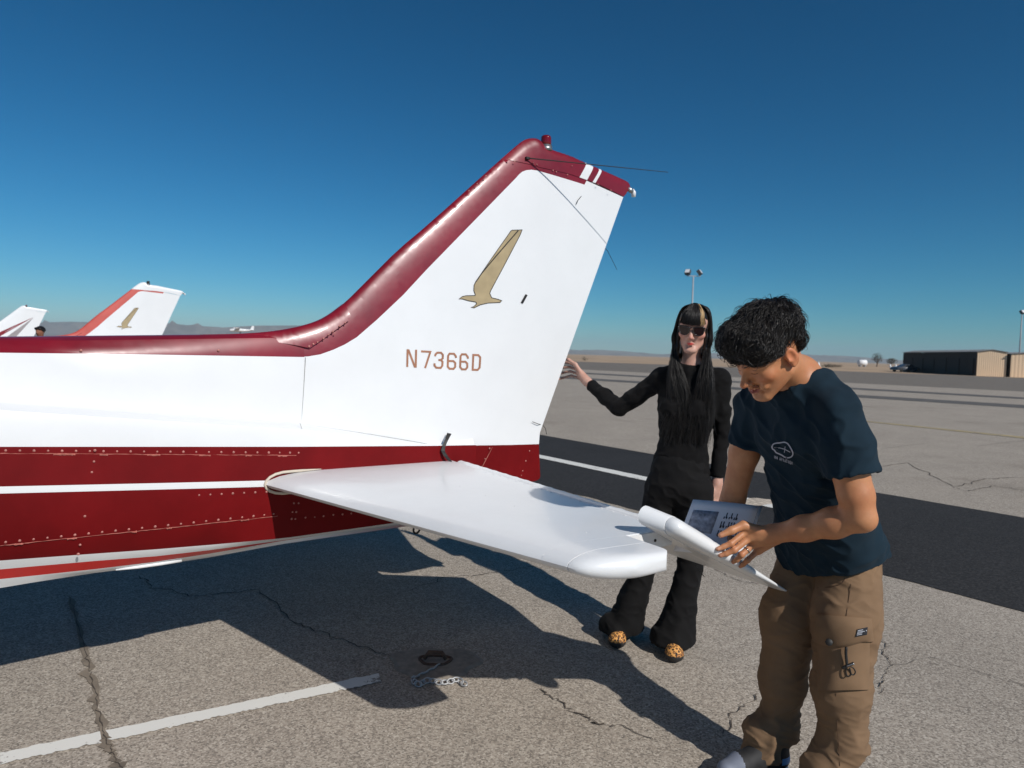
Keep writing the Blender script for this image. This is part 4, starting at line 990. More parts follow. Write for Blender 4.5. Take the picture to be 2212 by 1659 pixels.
# ---- T-shirt
TS = SDF((.55, 1.75, .60), (1.46, 2.66, 1.56), .0045)
ax0, ax1 = pelv + np.array([0.005, -.01, -.115]), neckb; uv = leftv
TS.loft(ax0, ax1, uv, [(-.2, 0, 0, .208, .148), (0, .0, .0, .205, .146), (.15, 0, 0, .188, .138), (.38, 0, 0, .164, .122), (.6, 0, 0, .172, .122), (.78, 0, 0, .176, .112), (.90, 0, 0, .150, .09), (1.0, 0, 0, .09, .06)], .03, 'u', 2.3)
TS.chain([neckb + np.array([.0, 0, -.015]), shL + np.array([0, 0, .004])], [.056, .058], .04); TS.chain([neckb + np.array([0, 0, -.015]), shR + np.array([0, 0, .004])], [.062, .064], .05)
slL, slR = lerp(shL, elL, .64), lerp(shR, elR, .44)
TS.chain([shL, lerp(shL, elL, .3), slL], [.062, .071, .077], .03); TS.chain([shR, slR], [.062, .067], .03)
TS.cone(chest + front * .05 + leftv * .06, chest + front * .05 - leftv * .06, .080, .080, .05)
TS.cut(lerp(shL, elL, .60), elL - shL) if False else None
def cutlocal(Sx, p, n, rad):
    p = np.array(p, float); n = np.array(n, float) / np.linalg.norm(n)
    def f(X, Y, Z):
        v = (X - p[0]) * n[0] + (Y - p[1]) * n[1] + (Z - p[2]) * n[2]; r = np.sqrt((X - p[0]) ** 2 + (Y - p[1]) ** 2 + (Z - p[2]) ** 2) - rad
        return np.maximum(-v, r)
    Sx.op(p - rad, p + rad, f, .004, 's')
cutlocal(TS, lerp(shL, elL, .60), elL - shL, .125); cutlocal(TS, lerp(shR, elR, .40), elR - shR, .10)
# hollow the hems so that cloth has a lip
TS.cone(lerp(shL, elL, .50), lerp(shL, elL, .8), .062, .068, .004, 's'); TS.cone(lerp(shR, elR, .36), lerp(shR, elR, .7), .058, .06, .004, 's')
TS.cone(ax0 - (ax1 - ax0) * .4, ax0 + (ax1 - ax0) * .07, .168, .150, .006, 's', flat=(front, .74))
h1, h2, h3 = A(1680, 1222, 2.44), A(1800, 1247, 2.17), A(1912, 1176, 2.34); hn_ = np.cross(h2 - h1, h3 - h1); hn_ = hn_ if hn_[2] < 0 else -hn_; TS.cut(h1, hn_)
# V neck
TS.cone(q(0, -.03, -.07), neckb + np.array([0, 0, .03]), .064, .070, .006, 's'); TS.cone(neckb + front * .06 + np.array([0, 0, .03]), neckb + front * .15 + np.array([0, 0, -.09]), .060, .022, .006, 's')
def tdisp(V):
    a = (V - ax0) @ ((ax1 - ax0) / np.linalg.norm(ax1 - ax0)); sag = vnoise(np.stack([V @ uv * 1.0, V @ front, a * .55], 1), 11, 5)
    f1 = vnoise(np.stack([(V @ uv) * .8 + a * .7, V @ front * .7, a * .35 - (V @ uv) * .25], 1), 17, 6); f2 = vnoise(np.stack([V @ uv * .5 - a * .6, V @ front, a * .6 + V @ uv * .4], 1), 34, 8)
    rd = lambda n, p=2.2: np.clip(1 - np.abs(n) * 1.9, 0, 1) ** p
    f3 = vnoise(np.stack([V @ uv * .45 + a * 1.1, V @ front * .6, a * .25 - (V @ uv) * .9], 1), 21, 15)
    return (.007 * sag + .0075 * rd(f1, 1.25) + .006 * rd(f3, 1.25) - .004 + .002 * f2) * np.clip((a + .05) / .10, .25, 1)
shirt, SV, SF = sdf_obj('t_shirt', TS, [M_navy], None, 2, tdisp, .35); child(shirt, man)
# hem stitch bands
def ringband(c, ax, Rr, r): 
    b = MB(); torus(b, c, ax, Rr, r, 28, 5); return b

# ---- trousers
PS = SDF((.62, 1.90, .0), (1.45, 2.75, 1.05), .0048)
PS.ell(pelv + np.array([0, 0, -.03]), (.148, .108, .12), np.stack([leftv, front, [0, 0, 1]], 1), .04)
lf0, rf0 = hpL + np.array([0, 0, -.03]), hpR + np.array([0, 0, -.03])
PS.chain([lf0, A(1829, 1335, 2.21), A(1816, 1485, 2.18), A(1822, 1600, 2.17), anL + np.array([0, 0, .03])], [.098, .101, .086, .064, .064], .035)
PS.chain([rf0, A(1704, 1335, 2.38), A(1690, 1475, 2.37), A(1680, 1570, 2.36), anR + np.array([.02, 0, .05]), anR + np.array([.01, -.0, .0])], [.097, .093, .073, .056, .060, .060], .035)
PS.cut(np.array([0, 0, .030]), (0, 0, -1)); PS.cut(ax0 + (ax1 - ax0) * .17, ax1 - ax0)
def pdisp(V):
    z = V[:, 2]; w = .75 * np.clip((.30 - z) / .22, 0, 1) + .32
    f1 = vnoise(np.stack([V[:, 0] * .6 + z * .5, V[:, 1] * .6, z * 1.25 - V[:, 0] * .7], 1), 17, 21); f2 = vnoise(np.stack([V[:, 0] * .5, V[:, 1] * .5 + z * .3, z * 1.5 + V[:, 0] * .5], 1), 33, 22)
    return w * (.015 * np.clip(1 - np.abs(f1) * 1.9, 0, 1) ** 1.4 - .005 + .006 * np.clip(1 - np.abs(f2) * 1.9, 0, 1) ** 1.4) + .005 * vnoise(V, 9, 23)
trs, PV, PF = sdf_obj('cargo_trousers', PS, [M_khaki], None, 2, pdisp); child(trs, man)
from mathutils.bvhtree import BVHTree
def bvh_of(V, F): return BVHTree.FromPolygons([Vector(v) for v in V], [tuple(f) for f in F])
bT = bvh_of(PV, PF); bS = bvh_of(SV, SF)
def hit(bv, px, py, off):
    d = Vector(ray(px, py)); loc_, n, i, ds = bv.ray_cast(Vector(EYE), d.normalized())
    if loc_ is None: return None
    return np.array(loc_) - np.array(d.normalized()) * off
def patch(name, bv, quad, m, thick=.008, nu=12, nv=12, puff=.006, parent=man, smooth=True, warp=None):
    """cloth patch sewn on: corners in picture order, laid on the surface it is sewn to"""
    q4 = [np.array(p, float) for p in quad]; V = []; G_ = []
    for j in range(nv + 1):
        for i in range(nu + 1):
            u, v = i / nu, j / nv; p = (q4[0] * (1 - u) + q4[1] * u) * (1 - v) + (q4[3] * (1 - u) + q4[2] * u) * v
            if warp: p = p + np.array(warp(u, v))
            h = hit(bv, p[0], p[1], 0.0); G_.append(h); V.append(p)
    ok = [g for g in G_ if g is not None]; Ym = np.mean([g[1] for g in ok]) if ok else 2.1
    P3 = [g if g is not None else at(p[0], p[1], Ym + .02) for g, p in zip(G_, V)]
    P3 = np.array(P3).reshape(nv + 1, nu + 1, 3)
    for _ in range(2):
        Q = P3.copy(); Q[1:-1, 1:-1] = (P3[:-2, 1:-1] + P3[2:, 1:-1] + P3[1:-1, :-2] + P3[1:-1, 2:]) / 4; P3 = Q
    view = np.array([ray(p[0], p[1]) / np.linalg.norm(ray(p[0], p[1])) for p in V]).reshape(nv + 1, nu + 1, 3)
    uu, vv = np.meshgrid(np.linspace(0, 1, nu + 1), np.linspace(0, 1, nv + 1)); bul = thick + puff * (np.sin(np.pi * uu) * np.sin(np.pi * vv)) ** .5
    top = P3 - view * bul[..., None]; bot = P3 + view * .004; n = (nu + 1) * (nv + 1); VV = list(top.reshape(-1, 3)) + list(bot.reshape(-1, 3)); F = []
    I = lambda j, i: j * (nu + 1) + i
    for j in range(nv):
        for i in range(nu): F.append((I(j, i), I(j + 1, i), I(j + 1, i + 1), I(j, i + 1)))
    rim = [I(0, i) for i in range(nu)] + [I(j, nu) for j in range(nv)] + [I(nv, i) for i in range(nu, 0, -1)] + [I(j, 0) for j in range(nv, 0, -1)]
    for a, b2 in zip(rim, rim[1:] + rim[:1]): F.append((a, b2, b2 + n, a + n))
    o = pymesh(name, VV, F, None, m, smooth)
    bm = bmesh.new(); bm.from_mesh(o.data)
    for ed in bm.edges:
        if len(ed.link_faces) == 2 and ed.calc_face_angle(0) > R(50): ed.smooth = False
    bm.to_mesh(o.data); bm.free()
    child(o, man); return o
cv = lambda x, y: (2330 * .7373 + x * .1111, 1780 * .7373 + y * .1111)
pk = patch('cargo_pocket', bT, [(1766, 1372), (1879, 1375), (1878, 1490), (1766, 1492)], M_khaki, .016, 14, 14, .014)
fl = patch('pocket_flap', bT, [cv(400, 130), cv(1490, 215), cv(1530, 680), cv(330, 640)], M_khaki, .028, 16, 10, .010, warp=lambda u, v: (0, 9 * math.sin(math.pi * min(1, u * 1.25)) * v * (1 if u < .8 else .3) + 6 * v * (1 - abs(2 * u - .7))))
bF = None
def flat_on(name, objs, pix, off, m, w=None, closed=False):
    me = objs.data; bv = BVHTree.FromPolygons([v.co.copy() for v in me.vertices], [tuple(p.vertices) for p in me.polygons])
    if w: P, F = ribbon(pix, w, closed)
    else: P, F = pix, [tuple(range(len(pix)))]
    V = []
    for x, y in P:
        h = hit(bv, x, y, off)
        if h is None: h = hit(bT, x, y, off + .02)
        if h is None: h = at(x, y, 2.0)
        V.append(h)
    o = pymesh(name, V, F, None, m, False); child(o, man); return o
M_tag = mat('black_woven_label', (.012, .013, .018), .7); M_tagw = mat('label_print', (.45, .46, .50), .7)
flat_on('woven_label', fl, [cv(1205, 425), cv(1410, 380), cv(1395, 530), cv(1170, 575)], .003, M_tag)
for k in range(4): flat_on('label_print', fl, [cv(1215 - 6 * k, 452 + 28 * k), cv(1318 - 6 * k + (40 if k == 1 else 0), 432 + 28 * k)], .0042, M_tagw, 1.5)
flat_on('label_print', fl, [cv(1378, 440), cv(1388, 455)], .0042, M_tagw, 2)
hb_ = hit(bT, *cv(655, 675), .042); b = MB()
V_, F_ = dome(tuple(hb_), .0115, tuple(-ray(*cv(655, 675))), .35); b.add(V_, F_); child(b.build('snap_button', M_black, None, True), man)
def cord(name, pix, off, r, bv=bT, m=M_black): 
    P = [hit(bv, x, y, off) for x, y in pix]; P = [p for p in P if p is not None]; b = MB(); b.tube(bez(P, len(P) * 4), r, 6); child(b.build(name, m, None, True), man)
cord('pull_cord', [cv(990, 770), cv(985, 900), cv(1000, 1060), cv(1010, 1130)], .040, .0046); cord('pull_cord', [cv(1010, 1150), cv(985, 1220), cv(1000, 1310), cv(1045, 1335), cv(1085, 1290), cv(1050, 1190)], .040, .0020); cord('pull_cord', [cv(1060, 1170), cv(1090, 1290), cv(1140, 1305), cv(1168, 1250), cv(1130, 1180), cv(1080, 1150)], .040, .0020)
cord('cord_toggle', [cv(910, 1180), cv(1000, 1140), cv(1140, 1080)], .044, .0046); cord('toggle_band', [cv(1000, 1140), cv(1145, 1090)], .0495, .0016, m=M_metal)
cord('side_seam', [(1838, 1262), (1834, 1290), (1828, 1330)], .001, .0011, m=vmat('seam_thread', (.10, .055, .03), .9, .1, 50)); cord('side_seam', [(1806, 1498), (1808, 1560), (1812, 1610), (1814, 1655)], .001, .0011, m=bpy.data.materials['seam_thread']); cord('hip_pocket_edge', [(1826, 1250), (1815, 1262), (1790, 1268), (1765, 1270)], .001, .0016, m=bpy.data.materials['seam_thread'])

# ---- shirt print
cl = lambda P: [(1622 + x * .0833, 921.6 + y * .0833) for x, y in P]
M_print = mat('pale_shirt_print', (.42, .43, .50), .8)
def on_shirt(name, strokes, m, off=.0035, par=None):
    V = []; F = []
    for j, (pix, w, c) in enumerate(strokes):
        P, f = ribbon(pix, w, c) if not isinstance(w, (list, tuple)) else (None, None)
        b_ = len(V)
        for x, y in P:
            h = hit(bS, x, y, off + .0002 * j); V.append(h if h is not None else at(x, y, 2.0))
        F += [tuple(i + b_ for i in g_) for g_ in f]
    o = pymesh(name, V, F, None, m, False); child(o, man); return o
ov = bez(np.array([(*p, 0) for p in [(545, 520), (575, 462), (640, 432), (740, 422), (860, 405), (945, 435), (1010, 520), (1070, 630), (1088, 715), (1045, 785), (955, 808), (875, 788), (810, 745), (735, 708), (655, 672), (610, 612), (560, 575), (545, 520)]]), 60)[:-1, :2]
on_shirt('shirt_emblem', [(cl(ov), 2.6, True), (cl([(610, 545), (750, 552), (870, 585), (950, 625), (1020, 665)]), 1.5, False), (cl([(888, 515), (878, 600), (866, 680)]), 1.2, False)], M_print)
GL = {'M': [[(0, 1), (0, 0), (.5, .6), (1, 0), (1, 1)]], 'H': [[(0, 0), (0, 1)], [(1, 0), (1, 1)], [(0, .5), (1, .5)]], 'A': [[(0, 1), (.5, 0), (1, 1)], [(.2, .65), (.8, .65)]], 'V': [[(0, 0), (.5, 1), (1, 0)]], 'I': [[(.5, 0), (.5, 1)]], 'T': [[(0, 0), (1, 0)], [(.5, 0), (.5, 1)]], 'O': [[(0, .2), (.3, 0), (.7, 0), (1, .2), (1, .8), (.7, 1), (.3, 1), (0, .8), (0, .2)]], 'N': [[(0, 1), (0, 0), (1, 1), (1, 0)]]}
x0 = np.array([608., 748.]); dx = np.array([478, 168.]) / 10.9; dy = np.array([6, 76.])
for i, ch in enumerate('MH AVIATION'):
    if ch == ' ': continue
    sk = [(cl([tuple(x0 + dx * (i + .72 * a) + dy * b_) for a, b_ in st_]), 1.05, False) for st_ in GL[ch]]
    on_shirt('shirt_letter', sk, M_print)

# ---- shoes
M_shoe = vmat('black_shoe_suede', (.016, .016, .017), .7, .3, 40); M_toe = vmat('grey_blue_toe_cap', (.17, .19, .24), .6, .1, 30); M_sole = vmat('white_rubber_sole', (.70, .70, .70), .55, .08, 30); M_bluet = vmat('blue_shoe_trim', (.10, .32, .62), .5, .1, 30)
def shoe(heel, toe, parent, sole_m, mats, sc=1.0):
    d = np.array(toe) - np.array(heel); Ln = np.linalg.norm(d[:2]); d = np.array([d[0], d[1], 0]) / Ln; sd = np.array([-d[1], d[0], 0]); h0 = np.array([heel[0], heel[1], 0])
    K = SDF(h0 - .14 + np.array([0, 0, .1]) + np.minimum(0, d * Ln) , h0 + .16 + np.maximum(0, d * Ln) + np.array([0, 0, .08]), .004)
    P = lambda t, s_, z: h0 + d * (t * Ln) + sd * s_ + np.array([0, 0, z])
    K.chain([P(.12, 0, .058), P(.4, 0, .06), P(.68, 0, .052), P(.88, 0, .044)], [.036, .038, .042, .034], .02); K.chain([P(.12, 0, .06), P(.16, 0, .115)], [.036, .040], .02); K.chain([P(.16, 0, .11), P(.5, 0, .075)], [.04, .034], .02)
    K.cut((0, 0, .022), (0, 0, -1)); o, V, F = sdf_obj('shoe', K, mats, None, 1); child(o, parent)
    mi = np.zeros(len(F), int); c = V[F].mean(1); t = (c - h0) @ d / Ln; mi[t > .72] = 1; mi[(t < .18) & (c[:, 2] > .05) & (c[:, 2] < .075)] = 2 if len(mats) > 2 else 0
    o.data.polygons.foreach_set('material_index', mi.astype(np.int32))
    prof = []
    for a in np.linspace(0, 2 * math.pi, 37)[:-1]:
        t = .5 - .5 * math.cos(a); w = .043 * (math.sin(math.pi * min(1, max(0, t * .9 + .08))) ** .5) * (1 + .12 * math.sin(math.pi * t * 1.2 - .6)); prof.append((t * 1.04 - .02, w * (1 if math.sin(a) >= 0 else -1) * abs(math.sin(a)) ** .35))
    b = MB(); n = len(prof); b.add([P(t, s_, .003) for t, s_ in prof] + [P(t, s_ * 1.05, .016) for t, s_ in prof] + [P(t, s_, .029) for t, s_ in prof], [tuple(range(n))[::-1], tuple(range(2 * n, 3 * n))] + [(i + k * n, (i + 1) % n + k * n, (i + 1) % n + (k + 1) * n, i + (k + 1) * n) for i in range(n) for k in (0, 1)]); so = b.build('sole', sole_m, None, True)
    so.parent = o
    return o, P
hr0 = np.array([1.005, 2.35]); tr0 = np.array([.742, 2.262])
sR, PR = shoe(hr0, tr0, man, M_sole, [M_shoe, M_toe, M_bluet])
sL, PL = shoe(anL[:2] + np.array([.075, .03]), anL[:2] + np.array([-.20, -.05]), man, M_sole, [M_shoe, M_toe, M_bluet])
b = MB()
for t in (.44, .50, .56, .62): b.tube([PR(t, -.03, .088 - .06 * (t - .4)), PR(t + .02, 0, .104 - .08 * (t - .4)), PR(t, .03, .088 - .06 * (t - .4))], .0028, 5)
lc = b.build('laces', M_black, None, True); lc.parent = sR; lc['kind'] = 'stuff'

# ---- the sheet he reads
sheet_root = empty('checklist', tuple(A(1560, 1130, 2.40))); tag(sheet_root, 'plastic sleeved checklist page held above the elevator by the man', 'paper')
def child2(o, r): o.parent = r; o.matrix_parent_inverse = Matrix.Translation(-Vector(r.location)); return o
c4 = [A(1497.3, 1078.5, 2.36), A(1647.5, 1093.5, 2.33), A(1612, 1205, 2.27), A(1455, 1190, 2.30)]
def bil(u, v, off=0.0):
    p = (c4[0] * (1 - u) + c4[1] * u) * (1 - v) + (c4[3] * (1 - u) + c4[2] * u) * v; n = np.cross(c4[1] - c4[0], c4[3] - c4[0]); n /= np.linalg.norm(n); n = n if n[1] < 0 else -n
    return p + n * (off + .012 * math.sin(math.pi * u) * (1 - v) - .003)
M_paper = vmat('grey_printed_paper', (.78, .77, .80), .6, .05, 8); bsdf(M_paper).inputs['Specular IOR Level'].default_value = .2; M_clearp = mat('clear_sleeve', (.5, .5, .5), .4)
def grid_sheet(name, u0, u1, v0, v1, off, m, n=8, t=.0004):
    V = [bil(u0 + (u1 - u0) * i / n, v0 + (v1 - v0) * j / n, off) for j in range(n + 1) for i in range(n + 1)]; k = len(V); V += [bil(u0 + (u1 - u0) * i / n, v0 + (v1 - v0) * j / n, off - t) for j in range(n + 1) for i in range(n + 1)]; I = lambda j, i: j * (n + 1) + i
    F = [(I(j, i), I(j + 1, i), I(j + 1, i + 1), I(j, i + 1)) for j in range(n) for i in range(n)]; F += [tuple(x + k for x in f[::-1]) for f in F]
    rim = [I(0, i) for i in range(n)] + [I(j, n) for j in range(n)] + [I(n, i) for i in range(n, 0, -1)] + [I(j, 0) for j in range(n, 0, -1)]; F += [(a, b2, b2 + k, a + k) for a, b2 in zip(rim, rim[1:] + rim[:1])]
    return child2(pymesh(name, V, F, None, m, True), sheet_root)
grid_sheet('paper_page', 0, .95, 0, 1, 0, M_paper); grid_sheet('sleeve_edge', .955, 1, 0, 1, 0, M_clearp, 4)
M_phot = vmat('printed_photo', (.36, .36, .40), .5, .55, 60); M_txt = mat('printed_text', (.05, .05, .06), .6)
grid_sheet('printed_photo', .06, .42, .20, .62, .0012, M_phot, 4)
for col in range(2):
    for r_ in range(3):
        nb = 9 if r_ else 6
        for k in range(nb):
            u = .50 + .036 * k + .012 * col; v = .20 + r_ * .17 + .075 * col
            if rng.random() < .2: continue
            grid_sheet('printed_text', u, u + .014, v, v + rng.uniform(.09, .14) * (.9 if col == 0 else .4), .0012, M_txt, 1)
# ================================================================== THE WOMAN
wom = empty('person', (.70, 3.35, 0)); tag(wom, 'woman in black with long black hair and sunglasses touching the rudder', 'person')
M_skinw = skin_mat('pale_skin', (.62, .40, .32)); M_knit = cloth_mat('black_knit', (.0075, .007, .007), .85, 500, .25, .2); M_blackp = cloth_mat('black_trouser_cloth', (.009, .0085, .0085), .8, 900, .12, .2)
W = lambda x, y, Y: at(x, y, Y)
WM = frame(R(250), R(-8), R(-4)); WO = W(1498, 709, 3.42)
nb = W(1493, 800, 3.47); ch = W(1482, 885, 3.46); ws_ = W(1470, 955, 3.44); pv = W(1466, 1040, 3.42)
sR_, sL_ = W(1428, 817, 3.52), W(1556, 820, 3.44); eR, wR = W(1338, 882, 3.64), W(1268, 824, 3.86); eL, wL = W(1560, 935, 3.42), W(1549, 1045, 3.36)
hR, hL = W(1434, 1050, 3.44), W(1502, 1050, 3.38)
foR = ground_at(1338, 1388); foL = ground_at(1450, 1416)
kR, kL = W(1395, 1215, 3.44), W(1492, 1215, 3.36)
lw = sL_ - sR_; lw[2] = 0; lw /= np.linalg.norm(lw); fw = np.array([lw[1], -lw[0], 0]); fw = fw if fw[1] < 0 else -fw
K = SDF((.20, 3.05, .02), (1.25, 4.12, 1.80), .0048)
qw = head_sdf(K, WO, WM, .98, True, ears=(1, -1))
K.chain([qw(0, -.03, -.03), qw(0, -.03, -.085), nb, ch], [.046, .044, .05, .07], .03); K.chain([ch, ws_, pv], [.07, .07, .08], .04); K.chain([nb, sR_], [.035, .038], .03); K.chain([nb, sL_], [.035, .038], .03)
K.chain([pv, hR, kR, foR + np.array([0, .05, .10])], [.07, .055, .04, .025], .03); K.chain([pv, hL, kL, foL + np.array([0, .05, .10])], [.07, .055, .04, .025], .03)
K.chain([sR_, eR, wR], [.036, .032, .024], .02); K.chain([sL_, eL, wL], [.036, .032, .024], .02)
# hand at the rudder edge: fingers reach behind its trailing edge
rhm = [W(1243 + 3 * i, 790 + 9 * i, 3.93 + .004 * i) for i in range(4)]
for i in range(4):
    K.cone(lerp(wR, rhm[i], .25), rhm[i], .015, .0105, .012)
    a, b_, c_ = W(1228 + 2 * i, 783 + 9.5 * i, 3.965), W(1217 + 0 * i, 783 + 11 * i, 3.985), W(1206, 787 + 11 * i, 3.985); K.chain([rhm[i], a, b_, c_], [.0085, .008, .0074, .006], .0035)
K.cone(wR, lerp(wR, rhm[1], .6), .023, .021, .02); K.chain([lerp(wR, rhm[0], .3), W(1243, 787, 3.90), W(1228, 777, 3.93), W(1219, 775, 3.955)], [.015, .011, .0092, .007], .008)
# hand hanging at her side
lk = [W(1537 + 6 * i, 1070 + 1 * i, 3.345 + .006 * i) for i in range(4)]
K.cone(wL, lerp(wL, lk[1], .6), .024, .024, .02, flat=((0, 1, 0), .75))
for i in range(4):
    K.cone(lerp(wL, lk[i], .3), lk[i], .014, .0105, .012); K.chain([lk[i], W(1534 + 6 * i, 1088, 3.34 + .006 * i), W(1536 + 5.5 * i, 1102, 3.345 + .006 * i), W(1539 + 5 * i, 1111, 3.352 + .006 * i)], [.0086, .008, .0074, .006], .0035)
K.chain([lerp(wL, lk[0], .3), W(1534, 1066, 3.33), W(1531, 1080, 3.32), W(1533, 1092, 3.325)], [.014, .011, .0092, .007], .008)
bw, BWV, BWF = sdf_obj('body', K, [M_skinw], None, 1); child(bw, wom); fnw = tint_head((.56, .335, .255), (.55, .06, .05), 1.2); set_color(bw, lambda V: fnw(V, WO, WM, .98))
# sweater
X = SDF((.33, 3.05, .86), (1.25, 4.0, 1.52), .0048)
X.loft(pv + np.array([0, 0, -.015]), nb, lw, [(0, 0, 0, .150, .105), (.15, 0, 0, .140, .10), (.38, 0, 0, .118, .088), (.62, 0, 0, .142, .105), (.80, 0, 0, .150, .092), (.92, 0, 0, .11, .07), (1.0, 0, 0, .06, .058)], .03)
for s in (1, -1): X.ell(lerp(ch, nb, .05) + lw * .062 * s + fw * .07, (.058, .052, .058), None, .04)
X.chain([nb + np.array([0, 0, -.01]), sR_], [.052, .052], .04); X.chain([nb + np.array([0, 0, -.01]), sL_], [.052, .052], .04)
X.chain([sR_, lerp(sR_, eR, .6), eR, lerp(eR, wR, .4), lerp(eR, wR, .9)], [.051, .045, .042, .038, .033], .02); X.chain([sL_, lerp(sL_, eL, .6), eL, lerp(eL, wL, .9)], [.051, .043, .038, .032], .02)
X.cone(nb + np.array([0, 0, .012]), qw(0, -.02, -.06), .047, .06, .004, 's')
cutlocal(X, lerp(eR, wR, .86), wR - eR, .07); cutlocal(X, lerp(eL, wL, .88), wL - eL, .07)
def kdisp(V):
    f1 = vnoise(np.stack([V[:, 0] * .7 + V[:, 2] * .4, V[:, 1] * .7, V[:, 2] * 1.1 - V[:, 0] * .5], 1), 20, 41); return .006 * np.clip(1 - np.abs(f1) * 2.3, -.4, 1) * .7 + .003 * vnoise(V, 40, 42)
sw, _, _ = sdf_obj('sweater', X, [M_knit], None, 1, kdisp); child(sw, wom)
# flared trousers
T_ = SDF((.25, 2.95, .0), (1.15, 3.85, 1.10), .0052)
T_.ell(pv + np.array([0, 0, -.02]), (.155, .115, .12), np.stack([lw, fw, [0, 0, 1]], 1), .04); T_.ell(pv + np.array([0, 0, .08]), (.13, .095, .09), np.stack([lw, fw, [0, 0, 1]], 1), .04)
for h_, k_, f_, px in ((hR, kR, foR, 0), (hL, kL, foL, 1)):
    f0 = np.array([f_[0], f_[1], 0]) + np.array([.012, .055, 0]); T_.chain([h_ + np.array([0, 0, -.02]), lerp(h_, k_, .55), k_], [.090, .080, .060], .03)
    T_.chain([k_, lerp(k_, f0, .5), lerp(k_, f0, .82), f0 + np.array([0, 0, .05])], [.060, .070, .094, .110], .02)
T_.cut((0, 0, .045), (0, 0, -1))
def wdisp(V):
    z = V[:, 2]; f1 = vnoise(np.stack([V[:, 0] * 1.2, V[:, 1] * 1.2, z * .35], 1), 17, 51); f2 = vnoise(np.stack([V[:, 0] + z * .4, V[:, 1], z * 1.2], 1), 19, 52); lo = np.clip((.35 - z) / .3, 0, 1)
    return .010 * f1 * lo + .006 * np.clip(1 - np.abs(f2) * 2.3, -.4, 1) * .7
tw, _, _ = sdf_obj('flared_trousers', T_, [M_blackp], None, 1, wdisp); child(tw, wom)
# clogs
def leopard():
    m = mat('leopard_print', (.60, .26, .06), .75); tc = N(m, 'ShaderNodeTexCoord'); v = N(m, 'ShaderNodeTexVoronoi'); v.inputs['Scale'].default_value = 85; L(m, tc.outputs['Object'], v.inputs['Vector'])
    r = ramp(m, [(0, (.50, .20, .05)), (.28, (.50, .20, .05)), (.34, (.02, .012, .01)), (.52, (.02, .012, .01)), (.60, (.72, .34, .09))]); L(m, v.outputs['Distance'], r.inputs[0]); L(m, r.outputs[0], bsdf(m).inputs['Base Color']); return m
M_leo = leopard(); M_clog = vmat('black_clog_sole', (.022, .021, .021), .65, .15, 30)
for f_, rz in ((foR, -.25), (foL, .10)):
    d = np.array([math.sin(rz) - .12, -1, 0]); d /= np.linalg.norm(d); sd = np.array([-d[1], d[0], 0]); h0 = np.array([f_[0], f_[1], 0]) - d * .135
    c = SDF(h0 - np.array([.2, .32, .01]), h0 + np.array([.2, .2, .16]), .004); P = lambda t, s_, z: h0 + d * (t * .25) + sd * s_ + np.array([0, 0, z])
    c.chain([P(.1, 0, .045), P(.5, 0, .047), P(.80, 0, .044)], [.034, .034, .032], .02); c.cone(P(.15, 0, .058), P(.62, 0, .056), .030, .032, .02); c.ell(P(.80, 0, .036), (.044, .044, .034), None, .02); c.cut((0, 0, .005), (0, 0, -1))
    o, V, F = sdf_obj('clog', c, [M_clog, M_leo], None, 1); child(o, wom); cc = V[F].mean(1); mi = (cc[:, 2] > .041).astype(np.int32); o.data.polygons.foreach_set('material_index', mi)
# sunglasses
sg = MB(); M_frame = mat('tortoise_frame', (.018, .010, .007), .2, coat=.5); M_lens = mat('dark_lens', (.020, .010, .010), .12, coat=.6)
def lens_pts(s, y, k=1.0):
    L_ = ((-.023, .016), (.0, .019), (.024, .020), (.026, .008), (.022, -.012), (.008, -.022), (-.010, -.021), (-.021, -.010), (-.024, .004)); L_ = bez(np.array([(*p, 0) for p in L_ + L_[:1]]), 28)[:-1, :2]
    return [qw(s * (.034 + x * k), y - abs(.034 + x * k) * .22, z * k - .002) for x, z in L_]
    return [qw(s * (.034 + x * k), y - abs(.034 + x * k) * .22, z * k - .002) for x, z in ((-.023, .016), (.0, .019), (.024, .020), (.026, .008), (.022, -.012), (.008, -.022), (-.010, -.021), (-.021, -.010), (-.024, .004))]
for s in (1, -1): sg.tube(lens_pts(s, .108), .0034, 6, closed=True); sg.tube([qw(s * .060, .092, .010), qw(s * .074, .03, .006), qw(s * .078, -.02, .0)], .0032, 6)
sg.tube([qw(-.011, .1055, .010), qw(0, .107, .012), qw(.011, .1055, .010)], .0028, 6); glasses = sg.build('sunglasses', M_frame, None, True); child(glasses, wom)
for s in (1, -1):
    b = MB(); P1 = lens_pts(s, .1085, .95); P2 = lens_pts(s, .1065, .95); n = len(P1); b.add(P1 + P2, [tuple(range(n)), tuple(range(2 * n - 1, n - 1, -1))] + [(i, (i + 1) % n, n + (i + 1) % n, n + i) for i in range(n)]); ln_ = b.build('lens', M_lens, None); ln_.parent = glasses; ln_.matrix_parent_inverse = glasses.matrix_parent_inverse.copy(); ln_.matrix_parent_inverse = Matrix.Identity(4)
